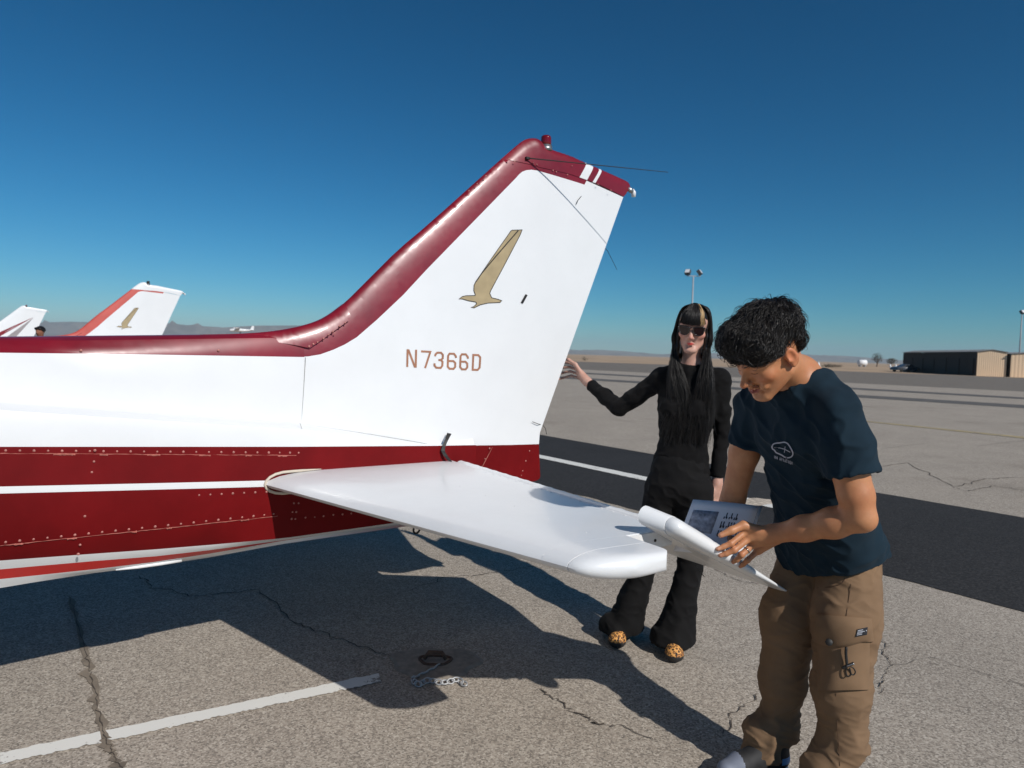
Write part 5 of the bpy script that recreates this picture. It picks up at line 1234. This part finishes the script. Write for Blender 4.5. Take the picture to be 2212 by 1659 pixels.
# hair: scalp volume plus long locks
Hh = SDF(WO - np.array([.2, .2, .45]), WO + np.array([.2, .2, .22]), .005)
hw = lambda c, r, k=.025: Hh.ell(qw(*c), r, WM, k)
hw((0, -.022, .040), (.077, .094, .084)); hw((0, .040, .060), (.058, .046, .036)); 
for s in (1, -1): Hh.chain([qw(s * .066, .008, .04), qw(s * .073, .014, -.04), qw(s * .072, .020, -.10), qw(s * .066, .035, -.19)], [.014, .012, .012, .014], .02)
Hh.chain([qw(0, -.09, .02), qw(0, -.085, -.08), qw(0, -.075, -.22), qw(0, -.07, -.30)], [.06, .065, .075, .06], .03)
hb2, HV2, HF2 = sdf_obj('hair', Hh, [M_hair], None, 2, lambda V: .0025 * vnoise(V * np.array([1, 1, .12]), 120, 61)); child(hb2, wom)
PP = []; BL = []
for k in range(3000):
    s = 1 if rng.random() < .5 else -1; a = rng.uniform(0, 1); back = rng.random() < .25; out_r = rng.uniform(.92, 1.03); le = rng.uniform(.26, .50)
    p0 = qw(s * .006 * rng.random(), .03 - .10 * a, .130 - .012 * a); p1 = qw(s * .064 * out_r, .030 - .085 * a, .098); p2 = qw(s * .090 * out_r, .028 - .06 * a, .0); p3 = qw(s * (.086 + .008 * rng.random()) * out_r, .034 - .06 * a, -.09)
    jit = rng.normal(0, .006, 3)
    if back: p4 = qw(s * .07 * rng.random(), -.09, -.25); p5 = qw(s * .08 * rng.random(), -.10, -.40)
    else:
        xs = rng.uniform(.15, 1.15); p4 = nb + lw * s * (.075 * xs + .012) + fw * rng.uniform(.075, .112) + np.array([0, 0, -.06]) + jit; p5 = nb + lw * s * (.085 * xs + rng.normal(0, .020)) + fw * rng.uniform(.112, .135) + np.array([0, 0, -.06 - le * .62]) + jit * 1.5
    G_ = [p0, p1, p2, p3, p4, p5]; g22 = bez(G_, 22); tt_ = np.linspace(0, 1, 22); wv_ = np.clip(tt_ - .55, 0, 1) * .035 * np.sin(tt_ * 16 + rng.uniform(0, 1.6) + s); PP.append(g22 + wv_[:, None] * lw)
child(strands('long_hair_locks', np.array(PP), rng.uniform(.0006, .0015, len(PP)), .0004, [M_hair], None), wom)['kind'] = 'stuff'
PP = []; PB = []
for k in range(800):
    x = rng.uniform(-.062, .062); yf = .098 - 7.2 * x * x; top = np.array([x * .35, .035 + rng.normal(0, .006), .126]); m1 = np.array([x * .8, .082 - 3.5 * x * x, .092]); e = np.array([x * 1.02, yf + rng.normal(0, .002) + .006, .027 + rng.normal(0, .003) + 1.2 * x * x])
    p = bez([qw(*top), qw(*m1), qw(*((m1 + e) / 2 + np.array([0, .007, 0]))), qw(*e)], 10); (PB if .040 < x < .060 and rng.random() < .72 else PP).append(p)
child(strands('fringe', np.array(PP), rng.uniform(.0007, .0015, len(PP)), .0004, [M_hair], None), wom)['kind'] = 'stuff'
child(strands('blond_streak', np.array(PB), .0013, .0006, [M_blond], None), wom)['kind'] = 'stuff'
# ================================================================== OTHER AIRPLANES
M_coral = paint_mat('faded_coral_paint', (.50, .075, .055), .45, .1, .1); M_stripe_grey = vmat('grey_stripe_paint', (.30, .27, .27), .45, .1, 10)
SKIP = ('rivets', 'registration_letter', 'chipped_paint', 'panel_seams', 'static_wick', 'control_strap', 'hinge_mark', 'rudder_bracket', 'whip_antenna', 'bird_emblem', 'emblem_outline', 'ventral_strip')
def copy_tree(o, parent, swap, skip=SKIP):
    base = o.name.split('.')[0]
    if base in skip: return None
    c = o.copy(); COL.objects.link(c); c.parent = parent
    for sl in c.material_slots:
        sw = swap(base, sl.material.name)
        if sw is not None: sl.link = 'OBJECT'; sl.material = sw
    for ch_ in o.children: copy_tree(ch_, c, swap, skip)
    return c
parts_main = list(plane.children)
def parked(gx, label, swap, extra_skip=(), keep=()):
    r = empty('airplane', (gx[0], gx[1], 0), TH); tag(r, label, 'airplane', 'light airplanes parked on the apron')
    for o in parts_main: copy_tree(o, r, swap, tuple(s for s in SKIP if s not in keep) + tuple(extra_skip))
    return r
plane['group'] = 'light airplanes parked on the apron'
def sw2(b, m):
    if b == 'fin_cap' and m == 'maroon_aircraft_paint': return M_white
    return {'maroon_aircraft_paint': M_coral, 'faded_maroon_paint': M_coral, 'red_stripe_paint': M_coral, 'red_beacon_glass': M_black}.get(m)
p2_ = parked(ground_at(305, 611, 2.6), 'second airplane back with coral leading edge and gold bird on its white tail', sw2, keep=('bird_emblem', 'emblem_outline'))
def sw3(b, m): return M_white if (b in ('fin', 'fin_cap', 'dorsal_fairing') and m == 'maroon_aircraft_paint') else None
p3_ = parked(ground_at(48, 661, 2.6), 'farthest parked airplane with maroon and grey slanted stripes on its white tail', sw3)
def fin_stripe(root, P, m, name):
    V = []
    for s, z in P: V.append((s, -float(tfin(np.array(s), np.array(z))) - .003, z))
    for s, z in P: V.append((s, -float(tfin(np.array(s), np.array(z))) - .0005, z))
    n = len(P); pymesh(name, V, [tuple(range(n)), tuple(range(2 * n - 1, n - 1, -1))] + [(i, (i + 1) % n, n + (i + 1) % n, n + i) for i in range(n)], root, m, False)
def dens_poly(P): return [tuple(p) for p in densify(list(P) + [P[0]], .08)[:-1]]
fin_stripe(p3_, dens_poly([(-1.0, 1.42), (-.72, 1.42), (.33, 2.21)]), M_maroon, 'tail_stripe'); fin_stripe(p3_, dens_poly([(-.50, 1.42), (-.22, 1.42), (.34, 2.20)]), M_stripe_grey, 'tail_stripe')
# small airplane low over the far field
fa_ = W(520, 714, 230); far = empty('airplane', tuple(fa_), R(196)); tag(far, 'tiny white airplane low above the far hills', 'airplane')
b = MB(); b.tube([(3.6, 0, -.1), (3.2, 0, 0), (1.5, 0, .15), (-.8, 0, .1), (-3.8, 0, .25)], [.12, .45, .62, .5, .14], 12); b.build('fuselage', M_white, far, True)
b = MB(); b.box((.9, 0, .75), (1.5, 10.8, .16)); b.build('wing', M_white, far); b = MB(); b.box((-3.5, 0, .3), (.9, 3.4, .08)); b.build('stabilizer', M_white, far)
b = MB(); P_ = [(-2.9, .3), (-3.6, 1.7), (-4.2, 1.6), (-4.1, .2)]; b.add([(s, -.05, z) for s, z in P_] + [(s, .05, z) for s, z in P_], [(0, 1, 2, 3), (7, 6, 5, 4), (0, 4, 5, 1), (1, 5, 6, 2), (2, 6, 7, 3), (3, 7, 4, 0)]); b.build('fin', M_white, far)
for s in (1, -1): b = MB(); b.tube([(.2, .4 * s, -.3), (.1, 1.1 * s, -1.1)], .07, 6); g_ = b.build('landing_gear_leg', M_black, far); b = MB(); b.tube([(.1 + .2 * math.cos(a), 1.1 * s, -1.2 + .2 * math.sin(a)) for a in np.linspace(0, 2 * math.pi, 13)[:-1]], .08, 6, closed=True); b.build('tyre', M_black, g_)

# ================================================================== HANGARS
M_beige = vmat('tan_metal_siding', (.80, .58, .38), .6, .05, .3); M_shadew = vmat('shaded_metal_siding', (.035, .025, .018), .8, .1, .4); M_roofm = vmat('roof_metal', (.30, .28, .25), .5, .1, .5); M_gap = mat('dark_opening', (.03, .025, .02), .9)  # dark siding: shade of the side turned from the sun put into its colour
def hangar(A_, B_, C_, h, peak, label, doors=True):
    A_, B_, C_ = [np.array([p[0], p[1], 0.]) for p in (A_, B_, C_)]; D_ = A_ + (C_ - B_)
    r = empty('hangar', tuple(B_)); tag(r, label, 'hangar'); T = lambda p, z: tuple(np.array(p) - B_ + np.array([0, 0, z]))
    def wall(name, P, Q, m, ribs, n_, zt=h, gable=0.0):
        d = Q - P; Ln = np.linalg.norm(d); nn = np.array([-d[1], d[0], 0]) / Ln; k = ribs * 4; V = []; F = []
        if ((P + Q) / 2 + nn - EYE)[:2] @ ((P + Q) / 2 + nn - EYE)[:2] > ((P + Q) / 2 - nn - EYE)[:2] @ ((P + Q) / 2 - nn - EYE)[:2]: nn = -nn
        for i in range(k + 1):
            t = i / k; o = .015 * (1 if i % 4 in (1, 2) else 0); p = P + d * t + nn * o; V += [T(p, 0), T(p, zt + gable * (1 - abs(2 * t - 1)))]
        F = [(2 * i, 2 * i + 2, 2 * i + 3, 2 * i + 1) for i in range(k)]; return pymesh(name, V, F, r, m, False)
    wall('wall', A_, B_, M_shadew, 40, 0); wall('wall', B_, C_, M_beige, 14, 0, h, peak); wall('wall', C_, D_, M_beige, 40, 0); wall('wall', D_, A_, M_beige, 14, 0, h, peak)
    m1, m2 = (B_ + C_) / 2, (A_ + D_) / 2
    e = (C_ - B_) / np.linalg.norm(C_ - B_) * .15; f_ = (A_ - B_) / np.linalg.norm(A_ - B_) * .15
    for s_, p, q_ in ((-1, B_, A_), (1, C_, D_)):
        V = [T(p + e * s_ - f_, h), T(q_ + e * s_ + f_, h), T(m2 + f_, h + peak), T(m1 - f_, h + peak)]; V = [(x, y, z + .05) for x, y, z in V] + [(x, y, z + .12) for x, y, z in V]
        pymesh('roof', V, [(0, 1, 2, 3), (7, 6, 5, 4), (0, 4, 5, 1), (1, 5, 6, 2), (2, 6, 7, 3), (3, 7, 4, 0)], r, M_roofm, False)
    if doors:
        nA = (A_ - B_) / np.linalg.norm(A_ - B_); out_ = -(C_ - B_) / np.linalg.norm(C_ - B_); Ln = np.linalg.norm(A_ - B_)
        for i in range(6):
            t0 = Ln * (.03 + .16 * i); P = B_ + nA * t0 + out_ * .09; Q = B_ + nA * (t0 + Ln * .15) + out_ * .09; V = [T(P, .1), T(Q, .1), T(Q, h * .72), T(P, h * .72)]; V2 = [tuple(np.array(v) + out_ * .06) for v in V]
            pymesh('door', V + V2, [(0, 1, 2, 3), (7, 6, 5, 4), (0, 4, 5, 1), (1, 5, 6, 2), (2, 6, 7, 3), (3, 7, 4, 0)], r, M_shadew, False)
    return r
hA, hB, hC = at(1950, 790, 126), at(2110, 790, 100), at(2174, 790, 98.5)
hangar(hA, hB, hC, 3.45, .35, 'long low hangar with tan gable end and shade painted into its dark side')
hB2, hC2 = at(2183, 790, 98.0), at(2300, 790, 95.5); hangar(hB2 + (hA - hB), hB2, hC2, 3.25, .3, 'tan hangar cut by the right edge of the picture', False)

# ================================================================== CAR
cg = at(1955, 800, 118); car = empty('car', (cg[0], cg[1], 0), R(12)); tag(car, 'dark grey sedan parked in front of the long hangar', 'car')
M_carp = mat('dark_grey_car_paint', (.045, .05, .058), .25, coat=.6); M_carg = mat('car_glass', (.02, .025, .03), .1, coat=.5); M_chr = mat('pale_bumper', (.75, .74, .72), .35)
prof = [(-2.3, .35), (-2.32, .62), (-2.2, .80), (-1.6, .92), (-1.0, .98), (-.35, 1.38), (.6, 1.42), (1.35, 1.02), (2.05, .95), (2.28, .75), (2.3, .35)]
n = len(prof); V = []; F = []
for y, k in ((-.86, .94), (-.80, 1.0), (.80, 1.0), (.86, .94)):
    for x, z in prof: V.append((x, y * (1 if z < 1.0 else .78), .35 + (z - .35) * k))
for i in range(3):
    for j in range(n - 1): F.append((i * n + j, i * n + j + 1, (i + 1) * n + j + 1, (i + 1) * n + j))
F += [tuple(range(n))[::-1], tuple(3 * n + j for j in range(n)), (0, n, 2 * n, 3 * n), (n - 1, 2 * n - 1, 3 * n - 1, 4 * n - 1)][:2]
pymesh('body', V, F, car, M_carp, True)
for s in (1, -1):
    V = [(-.85, s * .845, 1.0), (-.3, s * .70, 1.33), (.55, s * .70, 1.36), (1.2, s * .845, 1.02)]; V = V + [(x, y + .02 * s, z) for x, y, z in V]; pymesh('window', V, [(0, 1, 2, 3), (7, 6, 5, 4), (0, 4, 5, 1), (1, 5, 6, 2), (2, 6, 7, 3), (3, 7, 4, 0)], car, M_carg, False)
for x in (-1.42, 1.42):
    for s in (1, -1): b = MB(); b.tube([(x + .24 * math.cos(a), s * .80, .33 + .24 * math.sin(a)) for a in np.linspace(0, 2 * math.pi, 17)[:-1]], .1, 8, closed=True); b.tube([(x, s * .72, .33), (x, s * .86, .33)], .2, 12); b.build('wheel', M_black, car, True)
b = MB(); b.box((2.2, 0, .72), (.22, 1.5, .26)); b.build('rear_bumper', M_chr, car)

# ================================================================== LIGHT POLES AND MAST
M_pole = vmat('galvanised_pole', (.33, .34, .36), .5, .1, 2); M_lampb = vmat('lamp_housing', (.06, .065, .07), .5, .1, 3); M_lampf = mat('lamp_face', (.72, .72, .72), .3)
def pole(px, ytop, ybase, Y, label, heads):
    base = at(px, 785, Y); top = at(px + 2, ytop, Y); r = empty('light_pole', (base[0], base[1], 0)); tag(r, label, 'light pole', 'floodlight poles on the field'); h = top[2]
    b = MB(); b.tube([(0, 0, 0), (0, 0, h * .5), (0, 0, h)], [.13, .10, .07], 10); b.build('pole', M_pole, r, True); b = MB(); b.box((0, 0, .2), (.5, .5, .4)); b.build('footing', M_pole, r)
    if len(heads) > 1: b = MB(); b.box((0, 0, h), (1.5, .08, .08)); b.build('crossbar', M_pole, r)
    for x, a in heads:
        rot = Matrix.Rotation(R(a), 3, 'Z') @ Matrix.Rotation(R(-35), 3, 'X'); b = MB(); b.box((x, 0, h + .38), (.55, .34, .52), rot); o = b.build('floodlight', M_lampb, r); b = MB(); b.box(tuple(Vector((x, 0, h + .38)) + rot @ Vector((0, -.19, 0))), (.46, .03, .43), rot); b.build('lamp_face', M_lampf, o); b = MB(); b.tube([(x, 0, h), (x, 0, h + .2)], .05, 6); b.build('bracket', M_lampb, o)
pole(1490, 596, 800, 72, 'tall light pole with twin floodlights behind the woman', [(-.6, -35), (.62, 60)])
pole(2201, 680, 812, 98, 'light pole at the right edge in front of the tan hangar', [(0, 20)])
mb_ = at(1727, 780, 190); ms = empty('radio_mast', (mb_[0], mb_[1], 0)); tag(ms, 'thin red and white banded mast behind the man', 'mast'); M_rw = mat('mast_red', (.55, .12, .08), .6); tz = at(1727, 735, 190)[2]
for k in range(8): b = MB(); b.tube([(0, 0, tz * k / 8), (0, 0, tz * (k + 1) / 8)], .22 * (1 - k * .08), 8); b.build('mast_section', M_rw if k % 2 else M_white, ms, True)

# ================================================================== FAR SMALL THINGS
M_leaf = vmat('dry_foliage', (.075, .062, .035), .9, .35, 2); M_bark = vmat('bark', (.12, .085, .055), .95, .3, 3)
def leafball(c, r, n, seed):
    rr = np.random.default_rng(seed); V = []; F = []
    for i in range(n):
        d = rr.normal(0, 1, 3); d /= np.linalg.norm(d); p = np.array(c) + d * np.array(r) * rr.uniform(.35, 1.08) ; u = rr.normal(0, 1, 3); v = rr.normal(0, 1, 3); s_ = .16 * max(r); b_ = len(V)
        V += [p, p + u / np.linalg.norm(u) * s_, p + v / np.linalg.norm(v) * s_]; F.append((b_, b_ + 1, b_ + 2))
    return V, F
def tree(px, py, Y, h, w, label, seed, m=M_leaf):
    g_ = at(px, py, Y); r = empty('tree', (g_[0], g_[1], 0)); tag(r, label, 'tree'); b = MB(); b.tube([(0, 0, 0), (.05 * h, 0, h * .3), (0, 0, h * .6)], [.05 * h, .035 * h, .015 * h], 7)
    for a in (0, 2.1, 4.2): b.tube([(.03 * h, 0, h * .3), (w * .4 * math.cos(a), w * .4 * math.sin(a), h * .7)], [.025 * h, .008 * h], 5)
    b.build('trunk', M_bark, r); V, F = leafball((0, 0, h * .66), (w * .55, w * .55, h * .36), 420, seed); pymesh('crown', V, F, r, m, False)
def shrub(px, py, Y, h, w, label, seed, group=None):
    g_ = at(px, py, Y); V, F = leafball((0, 0, h * .45), (w * .5, w * .5, h * .5), 160, seed); V = [np.array([v[0] + g_[0], v[1] + g_[1], max(v[2], 0)]) for v in V]; o = pymesh('shrub', V, F, None, M_leaf, False); tag(o, label, 'shrub', group)
tree(1894, 784, 260, 5.0, 3.7, 'bare brown round tree left of the long hangar', 5); tree(1925, 785, 300, 3.8, 4.0, 'low spreading tree nearest the long hangar', 6)
shrub(1263, 783, 150, 1.0, 1.5, 'dark shrub in the dry field beside the rudder edge', 7)
for k, (px, w) in enumerate(((1788, 3.0), (1800, 2.4), (1812, 2.0))): shrub(px, 789, 170, .9, w, ['leftmost low scrub clump in the dry field beyond the man', 'middle low scrub clump in the dry field beyond the man', 'rightmost low scrub clump in the dry field beyond the man'][k], 20 + k, 'scrub clumps in the dry field')
M_sheet = mat('white_tarp', (.8, .8, .8), .6)
g_ = at(1863, 780, 240); tank = empty('storage_tank', (g_[0], g_[1], 0)); tag(tank, 'small white tank far out in the dry field', 'tank'); b = MB(); b.tube([(-1.4, 0, 1.4), (-1.3, 0, 1.4), (1.3, 0, 1.4), (1.4, 0, 1.4)], [.5, 1.0, 1.0, .5], 14); b.build('vessel', M_sheet, tank, True); b = MB(); b.box((-.8, 0, .25), (.3, 1.4, .5)); b.build('support', M_pole, tank); b = MB(); b.box((.8, 0, .25), (.3, 1.4, .5)); b.build('support', M_pole, tank)
for k, (px, py) in enumerate(((1754, 778), (1769, 778), (1891 + 33, 780), (1936, 780))):
    g_ = at(px, py, 150 if k < 2 else 250); r = empty('marker_cone', (g_[0], g_[1], 0)); tag(r, ['white field marker nearest behind the shoulder of the man', 'second white field marker from the man', 'pale marker left of the long hangar', 'pale marker closest to the long hangar'][k], 'marker', 'field markers'); b = MB(); b.tube([(0, 0, 0), (0, 0, .5), (0, 0, 1.3)], [.45, .3, .06], 10); b.build('cone', M_sheet, r, True); b = MB(); b.box((0, 0, .03), (1.0, 1.0, .06)); b.build('base', M_pole, r)
# head of a person standing behind the fuselage
gp = at(87, 716, 15.5); pr = empty('person', (gp[0], gp[1], 0)); tag(pr, 'person with short dark hair whose head shows above the fuselage', 'person')
zt = at(87, 705.5, 15.5)[2]; k_ = zt / 1.76; Z = lambda x, y, z: np.array([gp[0] + x * k_, gp[1] + y * k_, z * k_])
Q = SDF((gp[0] - .45, gp[1] - .3, 0), (gp[0] + .45, gp[1] + .3, zt + .06), .011); Q.ell(Z(0, -.01, 1.64), (.077 * k_, .095 * k_, .115 * k_), None, .02); Q.cone(Z(0, 0, 1.56), Z(0, .01, 1.44), .055, .06, .03)
for s in (1, -1): Q.chain([Z(.19 * s, 0, 1.40), Z(.24 * s, .02, 1.12), Z(.22 * s, -.06, .88)], [.05, .042, .03], .03); Q.ell(Z(.22 * s, -.07, .82), (.025, .03, .06), None, .02)
Q.cone(Z(0, -.105, 1.62), Z(0, -.10, 1.60), .012, .014, .01)
pb_, pv_, _ = sdf_obj('body', Q, [M_skin], None, 1); child(pb_, pr); set_color(pb_, lambda V: np.tile(np.array([.30, .13, .075]), (len(V), 1)))
Q = SDF((gp[0] - .45, gp[1] - .3, 0), (gp[0] + .45, gp[1] + .3, zt + .06), .011); Q.chain([Z(0, 0, .95), Z(0, 0, 1.2), Z(0, .01, 1.38)], [.15, .15, .13], .05); Q.cone(Z(-.17, 0, 1.39), Z(.17, 0, 1.39), .075, .075, .05)
for s in (1, -1): Q.cone(Z(.19 * s, 0, 1.38), Z(.23 * s, .02, 1.15), .068, .06, .03)
ps_, _, _ = sdf_obj('shirt', Q, [M_navy], None, 1); child(ps_, pr)
Q = SDF((gp[0] - .45, gp[1] - .3, 0), (gp[0] + .45, gp[1] + .3, 1.1), .011); Q.ell(Z(0, 0, .93), (.165, .12, .12), None, .04)
for s in (1, -1): Q.chain([Z(.09 * s, 0, .88), Z(.10 * s, -.01, .5), Z(.10 * s, .02, .06)], [.095, .07, .06], .04); Q.cone(Z(.10 * s, .02, .05), Z(.11 * s, -.14, .04), .045, .04, .03)
pt_, _, _ = sdf_obj('trousers', Q, [M_blackp], None, 1); child(pt_, pr)
Q = SDF(Z(-.2, -.2, 1.5), Z(.2, .2, 1.86), .008); Q.ell(Z(0, .015, 1.685), (.088 * k_, .105 * k_, .09 * k_), None, .02); Q.cone(Z(-.05, -.08, 1.71), Z(.05, -.08, 1.71), .03, .03, .03)
ph_, _, _ = sdf_obj('hair', Q, [M_hair], None, 1, lambda V: .008 * vnoise(V, 40, 3)); child(ph_, pr)

# ================================================================== TIE-DOWN PIT AND CHAIN
pc = ground_at(940, 1432); pit = empty('tie_down_anchor', (pc[0], pc[1], 0)); tag(pit, 'sunken tie-down anchor in a worn concrete disc under the tail', 'anchor')
M_conc = vmat('worn_concrete', (.26, .225, .185), .9, .25, 30); M_rust = vmat('rusty_iron', (.10, .055, .035), .8, .4, 60); M_chain = vmat('galvanised_chain', (.42, .42, .42), .5, .2, 80, metal=.4)
b = MB(); V = [(0, 0, .012)]; nseg = 30
for k in range(nseg): a = 2 * math.pi * k / nseg; rr_ = 1 + .10 * math.sin(3 * a) + .06 * math.sin(7 * a + 1); V.append((.19 * rr_ * math.cos(a), .15 * rr_ * math.sin(a), .009))
for k in range(nseg): a = 2 * math.pi * k / nseg; rr_ = 1 + .10 * math.sin(3 * a) + .06 * math.sin(7 * a + 1); V.append((.21 * rr_ * math.cos(a), .17 * rr_ * math.sin(a), .001))
b.add(V, [(0, 1 + k, 1 + (k + 1) % nseg) for k in range(nseg)] + [(1 + k, 1 + nseg + k, 1 + nseg + (k + 1) % nseg, 1 + (k + 1) % nseg) for k in range(nseg)]); b.build('concrete_disc', M_conc, pit)
b = MB(); b.tube([(.07 * math.cos(a) * (1 + .15 * math.sin(3 * a)), .055 * math.sin(a) * (1 + .2 * math.cos(2 * a)), .012) for a in np.linspace(0, 2 * math.pi, 25)[:-1]], .008, 6, closed=True); b.build('iron_rim', M_rust, pit, True)
b = MB(); b.tube([(-.05, 0, .02), (-.03, 0, .05), (.03, 0, .05), (.05, 0, .02)], .010, 6); b.build('anchor_bar', M_rust, pit, True)
chn = empty('chain', tuple(ground_at(905, 1478))); tag(chn, 'short galvanised tie-down chain lying half in the shadow', 'chain')
cp = [ground_at(x, y) for x, y in ((948, 1442), (925, 1455), (902, 1466), (892, 1470), (896, 1480), (908, 1484), (918, 1477), (932, 1476), (952, 1480), (972, 1478), (988, 1474), (1004, 1484), (1020, 1486))]
cpt = bez(np.array(cp), 200); seg = np.concatenate([[0], np.cumsum(np.linalg.norm(np.diff(cpt, axis=0), axis=1))]); nl_ = int(seg[-1] / .027)
for k in range(nl_):
    s0 = k * .027; p = np.array([np.interp(s0 + .014, seg, cpt[:, i]) for i in range(3)]); t_ = np.array([np.interp(s0 + .02, seg, cpt[:, i]) - np.interp(s0 + .006, seg, cpt[:, i]) for i in range(3)]); t_ /= np.linalg.norm(t_) + 1e-9; up_ = np.array([0, 0, 1.]); sd = np.cross(up_, t_)
    if k % 2: wv = sd * .9 + up_ * .45
    else: wv = up_ * .75 + sd * .55
    wv /= np.linalg.norm(wv); pts = []
    for a in np.linspace(0, 2 * math.pi, 15)[:-1]: pts.append(p + np.array([0, 0, .013]) + t_ * (.0185 * math.cos(a)) + wv * (.0105 * math.sin(a)) - chn.location)
    b = MB(); b.tube(pts, .0033, 6, closed=True); b.build('chain_link', M_chain, chn, True)
# ================================================================== AIR
hz = bpy.data.materials.new('haze_air'); hz.use_nodes = True; hz.node_tree.nodes.clear()
vo = hz.node_tree.nodes.new('ShaderNodeVolumePrincipled'); ho = hz.node_tree.nodes.new('ShaderNodeOutputMaterial')
vo.inputs['Color'].default_value = (.68, .86, 1.0, 1); vo.inputs['Density'].default_value = 0.00011; vo.inputs['Anisotropy'].default_value = 0.0
hz.node_tree.links.new(vo.outputs[0], ho.inputs['Volume'])
b = MB(); b.box((0, 0, 92), (17900, 17900, 186)); o = b.build('haze', hz); o['kind'] = 'stuff'
